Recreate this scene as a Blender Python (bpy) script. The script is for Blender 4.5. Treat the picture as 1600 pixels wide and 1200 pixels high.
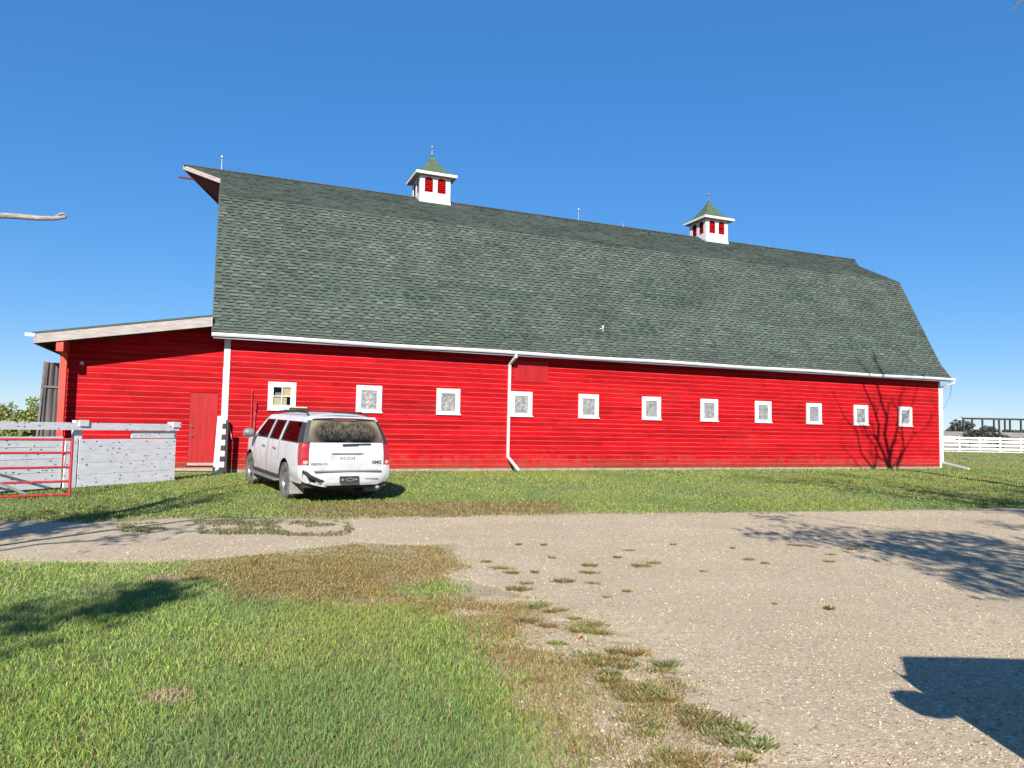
import bpy, bmesh, math, random
import numpy as np
from mathutils import Vector, Matrix, Euler

for o in list(bpy.data.objects):
    bpy.data.objects.remove(o)
scene = bpy.context.scene
COL = scene.collection
RAD = math.radians

# ------------------------------------------------------------------ camera
CAM_H, PITCH, ROLL, FPX = 1.7, 0.0629, 0.0183, 1120.0
cam_d = bpy.data.cameras.new('camera')
cam_d.sensor_width = 36.0
cam_d.lens = FPX / 1600.0 * 36.0
cam_d.clip_start = 0.05
cam_d.clip_end = 9000
cam = bpy.data.objects.new('camera', cam_d)
COL.objects.link(cam)
cam.location = (0, 0, CAM_H)
cam.matrix_world = (Matrix.Translation((0, 0, CAM_H)) @ Matrix.Rotation(RAD(90) + PITCH, 4, 'X')
                    @ Matrix.Rotation(ROLL, 4, 'Z'))
scene.camera = cam

# ------------------------------------------------------------------ sky, sun, exposure
SUN_EL, SUN_AZ = RAD(29.0), RAD(183.0)          # azimuth clockwise from +Y
world = bpy.data.worlds.new('World')
scene.world = world
world.use_nodes = True
wn = world.node_tree
for n in list(wn.nodes):
    wn.nodes.remove(n)
sky = wn.nodes.new('ShaderNodeTexSky')
sky.sky_type = 'NISHITA'
sky.sun_disc = False
sky.sun_elevation = SUN_EL
sky.sun_rotation = SUN_AZ
sky.altitude = 600
sky.air_density = 1.0
sky.dust_density = 0.0
sky.ozone_density = 10.0
hs = wn.nodes.new('ShaderNodeHueSaturation')
hs.inputs['Saturation'].default_value = 1.46
hs.inputs['Hue'].default_value = 0.511
hs.inputs['Value'].default_value = 1.06
gam = wn.nodes.new('ShaderNodeGamma')
gam.inputs['Gamma'].default_value = 0.50
bg = wn.nodes.new('ShaderNodeBackground')
bg.inputs['Strength'].default_value = 0.15
wo = wn.nodes.new('ShaderNodeOutputWorld')
wn.links.new(sky.outputs[0], gam.inputs['Color'])
wn.links.new(gam.outputs[0], hs.inputs['Color'])
wn.links.new(hs.outputs[0], bg.inputs['Color'])
wn.links.new(bg.outputs[0], wo.inputs['Surface'])

sun_d = bpy.data.lights.new('sun', 'SUN')
sun_d.energy = 4.4
sun_d.angle = RAD(0.53)
sun_d.color = (1.0, 0.945, 0.86)
sun = bpy.data.objects.new('sun', sun_d)
COL.objects.link(sun)
to_sun = Vector((math.sin(SUN_AZ) * math.cos(SUN_EL), math.cos(SUN_AZ) * math.cos(SUN_EL), math.sin(SUN_EL)))
sun.rotation_euler = to_sun.to_track_quat('Z', 'Y').to_euler()
sun.location = (0, -20, 30)

vs = scene.view_settings
vs.view_transform = 'Standard'
vs.look = 'None'
vs.exposure = 1.12
vs.gamma = 1.0
vs.use_curve_mapping = False

rng = np.random.default_rng(7)
random.seed(7)

# ------------------------------------------------------------------ photo pixel -> direction helpers
BYAW, BX, BY = 0.38484, -7.4010, 23.1010
BD = np.array([math.cos(BYAW), math.sin(BYAW), 0.0])      # along the long wall
BN = np.array([-math.sin(BYAW), math.cos(BYAW), 0.0])     # into the barn
B0 = np.array([BX, BY, 0.0])
def _cam_rows():
    f = np.array([0, math.cos(PITCH), math.sin(PITCH)])
    r = np.array([1.0, 0, 0])
    u = np.cross(r, f)
    c, s = math.cos(ROLL), math.sin(ROLL)
    return np.array([c * r + s * u, -s * r + c * u, f])
CR = _cam_rows()
CO = np.array([0, 0, CAM_H])
def ray(px, py):
    return np.array([(px - 800) / FPX, -(py - 600) / FPX, 1.0]) @ CR
def wallp(px, py, v):                                      # barn coords (u, v, z) on the plane v
    r = ray(px, py)
    t = ((B0 + v * BN - CO) @ BN) / (r @ BN)
    q = CO + t * r
    return np.array([(q - B0) @ BD, v, q[2]])
def at_y(px, py, y):
    r = ray(px, py)
    return CO + r * (y / r[1])
def bw(u, v, z):
    p = B0 + u * BD + v * BN
    return Vector((p[0], p[1], z))
def sstep(a, b, x):
    t = np.clip((x - a) / (b - a), 0, 1)
    return t * t * (3 - 2 * t)
def gz(x, y):                                              # ground height
    v = (np.asarray(x) - BX) * BN[0] + (np.asarray(y) - BY) * BN[1]
    return 0.19 * sstep(-13, -3, v) + 0.28 * sstep(38, 60, np.asarray(y))
def gpt(px, py):
    z = 0.1
    for _ in range(10):
        r = ray(px, py)
        q = CO + r * ((z - CAM_H) / r[2])
        z = float(gz(q[0], q[1]))
    return q

# lattice value noise in numpy
_lat = rng.random((8, 256, 256)).astype(np.float32)
def vnoise(x, y, scale, k=0):
    x = np.asarray(x, dtype=np.float64) / scale + 1000.3
    y = np.asarray(y, dtype=np.float64) / scale + 1000.7
    xi = np.floor(x).astype(int); yi = np.floor(y).astype(int)
    fx = x - xi; fy = y - yi
    fx = fx * fx * (3 - 2 * fx); fy = fy * fy * (3 - 2 * fy)
    L = _lat[k % 8]
    a = L[xi % 256, yi % 256]; b = L[(xi + 1) % 256, yi % 256]
    c = L[xi % 256, (yi + 1) % 256]; d = L[(xi + 1) % 256, (yi + 1) % 256]
    return (a * (1 - fx) + b * fx) * (1 - fy) + (c * (1 - fx) + d * fx) * fy
def fbm(x, y, scale, k=0):
    return (vnoise(x, y, scale, k) * 0.55 + vnoise(x, y, scale * 0.45, k + 1) * 0.3 + vnoise(x, y, scale * 0.2, k + 2) * 0.15)
def inpoly(x, y, poly):
    x = np.asarray(x); y = np.asarray(y)
    c = np.zeros(x.shape, bool)
    n = len(poly)
    for i in range(n):
        x1, y1 = poly[i]; x2, y2 = poly[(i + 1) % n]
        if y1 == y2:
            continue
        cond = ((y1 > y) != (y2 > y)) & (x < (x2 - x1) * (y - y1) / (y2 - y1) + x1)
        c ^= cond
    return c

# ------------------------------------------------------------------ materials
MATS = {}
def mat(name, color, rough=0.6, metal=0.0, var=0.0, vscale=5.0, color2=None, bump=0.0, bscale=40.0,
        stretch=(1, 1, 1), attr=None, spec=0.5, detail=6, coat=0.0):
    m = bpy.data.materials.new(name)
    m.use_nodes = True
    nt = m.node_tree
    p = nt.nodes['Principled BSDF']
    p.inputs['Roughness'].default_value = rough
    p.inputs['Metallic'].default_value = metal
    p.inputs['Specular IOR Level'].default_value = spec
    p.inputs['Coat Weight'].default_value = coat
    out = None
    tc = nt.nodes.new('ShaderNodeTexCoord')
    mp = nt.nodes.new('ShaderNodeMapping')
    mp.inputs['Scale'].default_value = stretch
    nt.links.new(tc.outputs['Object'], mp.inputs['Vector'])
    if attr:
        a = nt.nodes.new('ShaderNodeAttribute')
        a.attribute_name = attr
        src = a.outputs['Color']
    else:
        rgb = nt.nodes.new('ShaderNodeRGB')
        rgb.outputs[0].default_value = (*color, 1)
        src = rgb.outputs[0]
    if var > 0 or color2:
        nz = nt.nodes.new('ShaderNodeTexNoise')
        nz.inputs['Scale'].default_value = vscale
        nz.inputs['Detail'].default_value = detail
        nz.inputs['Roughness'].default_value = 0.65
        nt.links.new(mp.outputs[0], nz.inputs['Vector'])
        ramp = nt.nodes.new('ShaderNodeMapRange')
        ramp.inputs['From Min'].default_value = 0.36
        ramp.inputs['From Max'].default_value = 0.64
        nt.links.new(nz.outputs['Fac'], ramp.inputs['Value'])
        mx = nt.nodes.new('ShaderNodeMix')
        mx.data_type = 'RGBA'
        nt.links.new(ramp.outputs[0], mx.inputs['Factor'])
        if color2:
            nt.links.new(src, mx.inputs['A'])
            mx.inputs['B'].default_value = (*color2, 1)
        else:
            hsv = nt.nodes.new('ShaderNodeHueSaturation')
            hsv.inputs['Value'].default_value = 1 - var
            nt.links.new(src, hsv.inputs['Color'])
            nt.links.new(src, mx.inputs['A'])
            nt.links.new(hsv.outputs[0], mx.inputs['B'])
        src = mx.outputs['Result']
    nt.links.new(src, p.inputs['Base Color'])
    if bump > 0:
        nb = nt.nodes.new('ShaderNodeTexNoise')
        nb.inputs['Scale'].default_value = bscale
        nb.inputs['Detail'].default_value = 5
        nt.links.new(mp.outputs[0], nb.inputs['Vector'])
        b = nt.nodes.new('ShaderNodeBump')
        b.inputs['Strength'].default_value = bump
        b.inputs['Distance'].default_value = 0.02
        nt.links.new(nb.outputs['Fac'], b.inputs['Height'])
        nt.links.new(b.outputs[0], p.inputs['Normal'])
    MATS[name] = m
    return m

def add_spots(m, scale, thresh, color, stretch=(1, 1, 1), soft=0.04, kind='noise'):
    """patches / knots of another colour mixed over a material"""
    nt = m.node_tree
    p = nt.nodes['Principled BSDF']
    old = p.inputs['Base Color'].links[0].from_socket
    tc = nt.nodes.new('ShaderNodeTexCoord')
    mp = nt.nodes.new('ShaderNodeMapping')
    mp.inputs['Scale'].default_value = stretch
    nt.links.new(tc.outputs['Object'], mp.inputs['Vector'])
    if kind == 'noise':
        t = nt.nodes.new('ShaderNodeTexNoise')
        t.inputs['Detail'].default_value = 5
        fac = t.outputs['Fac']
    else:
        t = nt.nodes.new('ShaderNodeTexVoronoi')
        fac = t.outputs['Distance']
    t.inputs['Scale'].default_value = scale
    nt.links.new(mp.outputs[0], t.inputs['Vector'])
    r = nt.nodes.new('ShaderNodeMapRange')
    if kind == 'noise':
        r.inputs['From Min'].default_value = thresh
        r.inputs['From Max'].default_value = thresh + soft
    else:
        r.inputs['From Min'].default_value = thresh
        r.inputs['From Max'].default_value = max(thresh - soft, 0)
    nt.links.new(fac, r.inputs['Value'])
    mx = nt.nodes.new('ShaderNodeMix')
    mx.data_type = 'RGBA'
    nt.links.new(r.outputs[0], mx.inputs['Factor'])
    nt.links.new(old, mx.inputs['A'])
    mx.inputs['B'].default_value = (*color, 1)
    nt.links.new(mx.outputs['Result'], p.inputs['Base Color'])

def glass_mat(name, tint, gloss=0.12, rough=0.02):
    m = bpy.data.materials.new(name)
    m.use_nodes = True
    nt = m.node_tree
    for n in list(nt.nodes):
        nt.nodes.remove(n)
    o = nt.nodes.new('ShaderNodeOutputMaterial')
    tr = nt.nodes.new('ShaderNodeBsdfTransparent')
    tr.inputs['Color'].default_value = (*tint, 1)
    gl = nt.nodes.new('ShaderNodeBsdfGlossy')
    gl.inputs['Roughness'].default_value = rough
    gl.inputs['Color'].default_value = (0.4, 0.4, 0.42, 1)
    lw = nt.nodes.new('ShaderNodeLayerWeight')
    p5 = nt.nodes.new('ShaderNodeMath'); p5.operation = 'POWER'; p5.inputs[1].default_value = 5.0
    nt.links.new(lw.outputs['Facing'], p5.inputs[0])
    fr = nt.nodes.new('ShaderNodeMath'); fr.operation = 'MULTIPLY_ADD'; fr.inputs[1].default_value = 0.93; fr.inputs[2].default_value = 0.05
    nt.links.new(p5.outputs[0], fr.inputs[0])
    mx = nt.nodes.new('ShaderNodeMixShader')
    nt.links.new(fr.outputs[0], mx.inputs[0])
    nt.links.new(tr.outputs[0], mx.inputs[1])
    nt.links.new(gl.outputs[0], mx.inputs[2])
    nt.links.new(mx.outputs[0], o.inputs['Surface'])
    MATS[name] = m
    return m

M_red = mat('red_paint', (0.40, 0.0045, 0.008), rough=0.6, var=0.38, vscale=1.1, stretch=(1, 1, 9), bump=0.2, bscale=30, spec=0.06, detail=9)
add_spots(M_red, 3.0, 0.60, (0.235, 0.006, 0.008), stretch=(0.5, 1, 14), soft=0.12)
add_spots(M_red, 7.0, 0.735, (0.50, 0.16, 0.13), stretch=(0.6, 1, 6), soft=0.03)
def per_object(m, lo, hi):
    nt = m.node_tree
    p = nt.nodes['Principled BSDF']
    old = p.inputs['Base Color'].links[0].from_socket
    oi = nt.nodes.new('ShaderNodeObjectInfo')
    mr = nt.nodes.new('ShaderNodeMapRange')
    mr.inputs['To Min'].default_value = lo; mr.inputs['To Max'].default_value = hi
    nt.links.new(oi.outputs['Random'], mr.inputs['Value'])
    hv = nt.nodes.new('ShaderNodeHueSaturation')
    nt.links.new(mr.outputs[0], hv.inputs['Value']); nt.links.new(old, hv.inputs['Color'])
    nt.links.new(hv.outputs[0], p.inputs['Base Color'])
def splash(m, z0, z1, color):
    nt = m.node_tree
    p = nt.nodes['Principled BSDF']
    old = p.inputs['Base Color'].links[0].from_socket
    tc = nt.nodes.new('ShaderNodeTexCoord'); sp = nt.nodes.new('ShaderNodeSeparateXYZ')
    nt.links.new(tc.outputs['Object'], sp.inputs[0])
    nz = nt.nodes.new('ShaderNodeTexNoise'); nz.inputs['Scale'].default_value = 3.5; nz.inputs['Detail'].default_value = 8
    nt.links.new(tc.outputs['Object'], nz.inputs['Vector'])
    ad = nt.nodes.new('ShaderNodeMath'); ad.operation = 'MULTIPLY_ADD'; ad.inputs[1].default_value = -1.1; 
    nt.links.new(nz.outputs['Fac'], ad.inputs[0]); nt.links.new(sp.outputs['Z'], ad.inputs[2])
    mr = nt.nodes.new('ShaderNodeMapRange')
    mr.inputs['From Min'].default_value = z1 - 0.55; mr.inputs['From Max'].default_value = z0 - 0.55
    mr.inputs['To Max'].default_value = 0.75
    nt.links.new(ad.outputs[0], mr.inputs['Value'])
    mx = nt.nodes.new('ShaderNodeMix'); mx.data_type = 'RGBA'
    nt.links.new(mr.outputs[0], mx.inputs['Factor']); nt.links.new(old, mx.inputs['A']); mx.inputs['B'].default_value = (*color, 1)
    nt.links.new(mx.outputs['Result'], p.inputs['Base Color'])
splash(M_red, 0.30, 0.75, (0.20, 0.055, 0.035))
add_spots(M_red, 0.45, 0.54, (0.30, 0.012, 0.012), stretch=(1, 1, 2.5), soft=0.22)
per_object(M_red, 0.78, 1.16)
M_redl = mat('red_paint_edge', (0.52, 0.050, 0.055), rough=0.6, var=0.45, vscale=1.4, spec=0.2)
M_reddk = mat('dark_red_backing_wood', (0.22, 0.012, 0.012), rough=0.8, var=0.4, vscale=2)  # darker red for the wall shells behind the siding boards
M_redflat = mat('red_plywood', (0.335, 0.006, 0.008), rough=0.6, var=0.3, vscale=2.0, stretch=(6, 6, 0.7), spec=0.3)
add_spots(M_redflat, 9, 0.72, (0.5, 0.3, 0.25), soft=0.05)
M_redpost = mat('red_post_paint', (0.52, 0.06, 0.035), rough=0.7, var=0.35, vscale=6, stretch=(1, 1, 0.3))
M_white = mat('white_paint', (0.66, 0.66, 0.645), rough=0.5, var=0.12, vscale=2.0)
M_wtrim = mat('white_trim', (0.54, 0.54, 0.535), rough=0.55, var=0.10, vscale=3.0)
add_spots(M_wtrim, 14, 0.70, (0.42, 0.40, 0.38), stretch=(1, 1, 0.5), soft=0.06)
M_gutter = mat('white_gutter_metal', (0.58, 0.58, 0.575), rough=0.35, var=0.10, vscale=1.0, stretch=(1, 1, 4))
M_weath = mat('weathered_white_board', (0.36, 0.32, 0.30), rough=0.85, var=0.35, vscale=2.5, stretch=(1.2, 1.2, 9), bump=0.3, bscale=20)
add_spots(M_weath, 8, 0.66, (0.30, 0.24, 0.21), stretch=(0.5, 0.5, 5), soft=0.06)
M_fence = mat('worn_white_plank', (0.60, 0.61, 0.64), rough=0.85, var=0.18, vscale=3.0, stretch=(1, 1, 3), bump=0.25, bscale=25)
add_spots(M_fence, 7.5, 0.215, (0.09, 0.08, 0.08), stretch=(0.8, 0.8, 1.6), soft=0.07, kind='vor')
add_spots(M_fence, 3.2, 0.12, (0.12, 0.10, 0.09), stretch=(0.8, 0.8, 2.0), soft=0.05, kind='vor')
add_spots(M_fence, 3.0, 0.66, (0.45, 0.44, 0.45), stretch=(0.5, 0.5, 9), soft=0.08)
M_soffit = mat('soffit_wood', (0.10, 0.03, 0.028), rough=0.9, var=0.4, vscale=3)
M_foil = mat('crinkled_grey_sheet', (0.29, 0.29, 0.29), rough=0.5, metal=0.15, color2=(0.13, 0.13, 0.135), vscale=9, detail=8, bump=0.5, bscale=16)
M_tan = mat('tan_blind', (0.44, 0.37, 0.20), rough=0.8, var=0.2, vscale=5)
M_dark = mat('dark_interior', (0.012, 0.011, 0.011), rough=0.9)
M_shing = mat('roof_shingle', (0.1, 0.12, 0.1), rough=0.9, attr='tone', var=0.30, vscale=0.55, spec=0.2, bump=0.3, bscale=160)
M_ridge = mat('ridge_shingle', (0.075, 0.090, 0.080), rough=0.9, var=0.4, vscale=6)
M_cup = mat('cupola_shingle', (0.066, 0.105, 0.055), rough=0.85, var=0.35, vscale=8)
M_metal = mat('galvanised_metal', (0.55, 0.56, 0.57), rough=0.35, metal=0.8)
M_rod = mat('dull_rod_metal', (0.22, 0.23, 0.25), rough=0.5, metal=0.6)
M_tin = mat('grey_tin_sheet', (0.050, 0.052, 0.055), rough=0.6, metal=0.2, color2=(0.085, 0.065, 0.062), vscale=1.5, stretch=(3, 3, 0.5), bump=0.2, bscale=8)
M_conc = mat('foundation_concrete', (0.30, 0.245, 0.19), rough=0.95, var=0.4, vscale=5, bump=0.5, bscale=30)
M_wood = mat('bare_timber', (0.40, 0.32, 0.23), rough=0.9, var=0.4, vscale=4, stretch=(1, 1, 5))
M_oldwood = mat('old_grey_timber', (0.21, 0.195, 0.18), rough=0.95, var=0.4, vscale=2, stretch=(1, 1, 4))
M_black = mat('black_paint', (0.02, 0.02, 0.023), rough=0.6, var=0.3, vscale=6)
M_pink = mat('pink_plastic_stick', (0.62, 0.20, 0.22), rough=0.5)
M_gate = mat('red_gate_paint', (0.40, 0.028, 0.035), rough=0.5, var=0.4, vscale=4, spec=0.4)
add_spots(M_gate, 5, 0.62, (0.42, 0.10, 0.05), soft=0.1)
M_bark = mat('bark', (0.13, 0.105, 0.085), rough=0.95, var=0.45, vscale=6, bump=0.6, bscale=20)
M_deadwood = mat('bleached_dead_wood', (0.30, 0.265, 0.245), rough=0.9, var=0.5, vscale=9, stretch=(1, 4, 4), bump=0.4, bscale=25)
M_leaf = mat('tree_leaf', (0.07, 0.11, 0.03), rough=0.6, attr='tone', var=0.25, vscale=1.0)
M_grass = mat('grass_blade', (0.1, 0.14, 0.04), rough=0.65, attr='tone', spec=0.2)
M_stone = mat('gravel_stone', (0.45, 0.4, 0.34), rough=0.9, attr='tone', spec=0.25)
for mm_ in (M_leaf, M_grass):
    nt_ = mm_.node_tree
    p_ = nt_.nodes['Principled BSDF']
    src_ = p_.inputs['Base Color'].links[0].from_socket
    tl_ = nt_.nodes.new('ShaderNodeBsdfTranslucent')
    mx_ = nt_.nodes.new('ShaderNodeMixShader')
    mx_.inputs[0].default_value = 0.28
    nt_.links.new(src_, tl_.inputs['Color'])
    nt_.links.new(p_.outputs[0], mx_.inputs[1])
    nt_.links.new(tl_.outputs[0], mx_.inputs[2])
    nt_.links.new(mx_.outputs[0], nt_.nodes['Material Output'].inputs['Surface'])
M_wglass = glass_mat('window_glass', (0.85, 0.87, 0.85))
M_cglass = glass_mat('car_side_glass', (0.15, 0.15, 0.17))
M_car = mat('white_car_paint', (0.47, 0.475, 0.49), rough=0.4, var=0.06, vscale=3, spec=0.35)
add_spots(M_car, 4.5, 0.53, (0.30, 0.285, 0.265), stretch=(3.0, 1.0, 0.30), soft=0.22)
splash(M_car, 0.42, 1.0, (0.30, 0.275, 0.235))
M_chip = mat('white_bumper_plastic', (0.45, 0.45, 0.455), rough=0.42, var=0.12, vscale=5)
add_spots(M_chip, 5, 0.62, (0.42, 0.38, 0.33), soft=0.15)
M_plas = mat('black_plastic', (0.022, 0.022, 0.024), rough=0.55)
M_gplas = mat('grey_plastic', (0.17, 0.175, 0.18), rough=0.45, var=0.2, vscale=7)
M_pad = mat('grey_step_pad', (0.15, 0.15, 0.15), rough=0.6)
M_flap = mat('dusty_mud_flap', (0.26, 0.255, 0.245), rough=0.8, var=0.3, vscale=6)
M_rubber = mat('tyre_rubber', (0.055, 0.052, 0.048), rough=0.9, color2=(0.15, 0.135, 0.115), vscale=7)
M_rim = mat('dusty_alloy', (0.20, 0.20, 0.205), rough=0.45, metal=0.5, var=0.3, vscale=8)
M_lens = mat('red_lens', (0.36, 0.012, 0.02), rough=0.18, coat=0.4, var=0.2, vscale=9)
M_lens2 = mat('clear_pink_lens', (0.62, 0.30, 0.28), rough=0.18, coat=0.4)
M_brake = mat('dull_brake_lens', (0.16, 0.055, 0.05), rough=0.3)
M_letter = mat('dark_lettering', (0.05, 0.05, 0.055), rough=0.4)
M_grletter = mat('grey_lettering', (0.16, 0.16, 0.17), rough=0.5)
M_plate = mat('pale_plate', (0.50, 0.50, 0.46), rough=0.5, var=0.08, vscale=9)
M_seat = mat('grey_seat_fabric', (0.05, 0.048, 0.046), rough=0.95)
M_chrome = mat('chrome', (0.6, 0.6, 0.6), rough=0.15, metal=1.0)
M_amber = mat('amber_lens', (0.65, 0.42, 0.25), rough=0.25)
M_van = mat('silver_van_paint', (0.40, 0.41, 0.43), rough=0.35, metal=0.3)
M_vglass = glass_mat('van_glass', (0.12, 0.12, 0.13))

# dirty rear window: dust film thick at the edges, thin where the wiper swept
def dirty_glass():
    m = bpy.data.materials.new('dusty_rear_glass')
    m.use_nodes = True
    nt = m.node_tree
    for n in list(nt.nodes):
        nt.nodes.remove(n)
    N = nt.nodes.new; L = nt.links.new
    o = N('ShaderNodeOutputMaterial')
    tr = N('ShaderNodeBsdfTransparent'); tr.inputs['Color'].default_value = (0.10, 0.10, 0.105, 1)
    gl = N('ShaderNodeBsdfGlossy'); gl.inputs['Roughness'].default_value = 0.12
    gl.inputs['Color'].default_value = (0.4, 0.4, 0.4, 1)
    g1 = N('ShaderNodeMixShader'); g1.inputs[0].default_value = 0.06
    L(tr.outputs[0], g1.inputs[1]); L(gl.outputs[0], g1.inputs[2])
    df = N('ShaderNodeBsdfDiffuse'); df.inputs['Color'].default_value = (0.36, 0.31, 0.225, 1)
    tc = N('ShaderNodeTexCoord')
    sp = N('ShaderNodeSeparateXYZ'); L(tc.outputs['Object'], sp.inputs[0])
    def ell(cy, cz, ry, rz):
        def mth(op, a, b):
            n = N('ShaderNodeMath'); n.operation = op
            for k, q in enumerate((a, b)):
                if isinstance(q, (int, float)): n.inputs[k].default_value = q
                else: L(q, n.inputs[k])
            return n.outputs[0]
        dy = mth('DIVIDE', mth('SUBTRACT', sp.outputs[1], cy), ry)
        dz = mth('DIVIDE', mth('SUBTRACT', sp.outputs[2], cz), rz)
        return mth('ADD', mth('MULTIPLY', dy, dy), mth('MULTIPLY', dz, dz))
    mn = N('ShaderNodeMath'); mn.operation = 'MINIMUM'
    L(ell(0.27, 1.47, 0.40, 0.26), mn.inputs[0]); L(ell(-0.30, 1.47, 0.38, 0.26), mn.inputs[1])
    r1 = N('ShaderNodeMapRange')
    r1.inputs['From Min'].default_value = 0.55; r1.inputs['From Max'].default_value = 1.5
    L(mn.outputs[0], r1.inputs['Value'])
    nz = N('ShaderNodeTexNoise'); nz.inputs['Scale'].default_value = 24; nz.inputs['Detail'].default_value = 9; nz.inputs['Roughness'].default_value = 0.75
    mp = N('ShaderNodeMapping'); mp.inputs['Scale'].default_value = (1, 1, 0.30)
    L(tc.outputs['Object'], mp.inputs[0]); L(mp.outputs[0], nz.inputs['Vector'])
    r2 = N('ShaderNodeMapRange'); r2.inputs['From Min'].default_value = 0.38; r2.inputs['From Max'].default_value = 0.78
    L(nz.outputs['Fac'], r2.inputs['Value'])
    zz = N('ShaderNodeMapRange')          # dust washed off towards the lower edge
    zz.inputs['From Min'].default_value = 1.30; zz.inputs['From Max'].default_value = 1.55
    L(sp.outputs[2], zz.inputs['Value'])
    a = N('ShaderNodeMath'); a.operation = 'MULTIPLY'; a.inputs[1].default_value = 0.50
    L(r2.outputs[0], a.inputs[0])
    a2 = N('ShaderNodeMath'); a2.operation = 'MULTIPLY'; L(a.outputs[0], a2.inputs[0]); L(zz.outputs[0], a2.inputs[1])
    bq = N('ShaderNodeMath'); bq.operation = 'MULTIPLY'; bq.inputs[1].default_value = 0.52
    L(r1.outputs[0], bq.inputs[0])
    b2 = N('ShaderNodeMath'); b2.operation = 'MULTIPLY'
    zz2 = N('ShaderNodeMapRange'); zz2.inputs['From Min'].default_value = 1.27; zz2.inputs['From Max'].default_value = 1.62
    zz2.inputs['To Min'].default_value = 0.35
    L(sp.outputs[2], zz2.inputs['Value']); L(bq.outputs[0], b2.inputs[0]); L(zz2.outputs[0], b2.inputs[1])
    mxm = N('ShaderNodeMath'); mxm.operation = 'MAXIMUM'; L(a2.outputs[0], mxm.inputs[0]); L(b2.outputs[0], mxm.inputs[1])
    ms = N('ShaderNodeMixShader')
    L(mxm.outputs[0], ms.inputs[0]); L(g1.outputs[0], ms.inputs[1]); L(df.outputs[0], ms.inputs[2])
    L(ms.outputs[0], o.inputs['Surface'])
    return m
M_dirty = dirty_glass()

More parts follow.
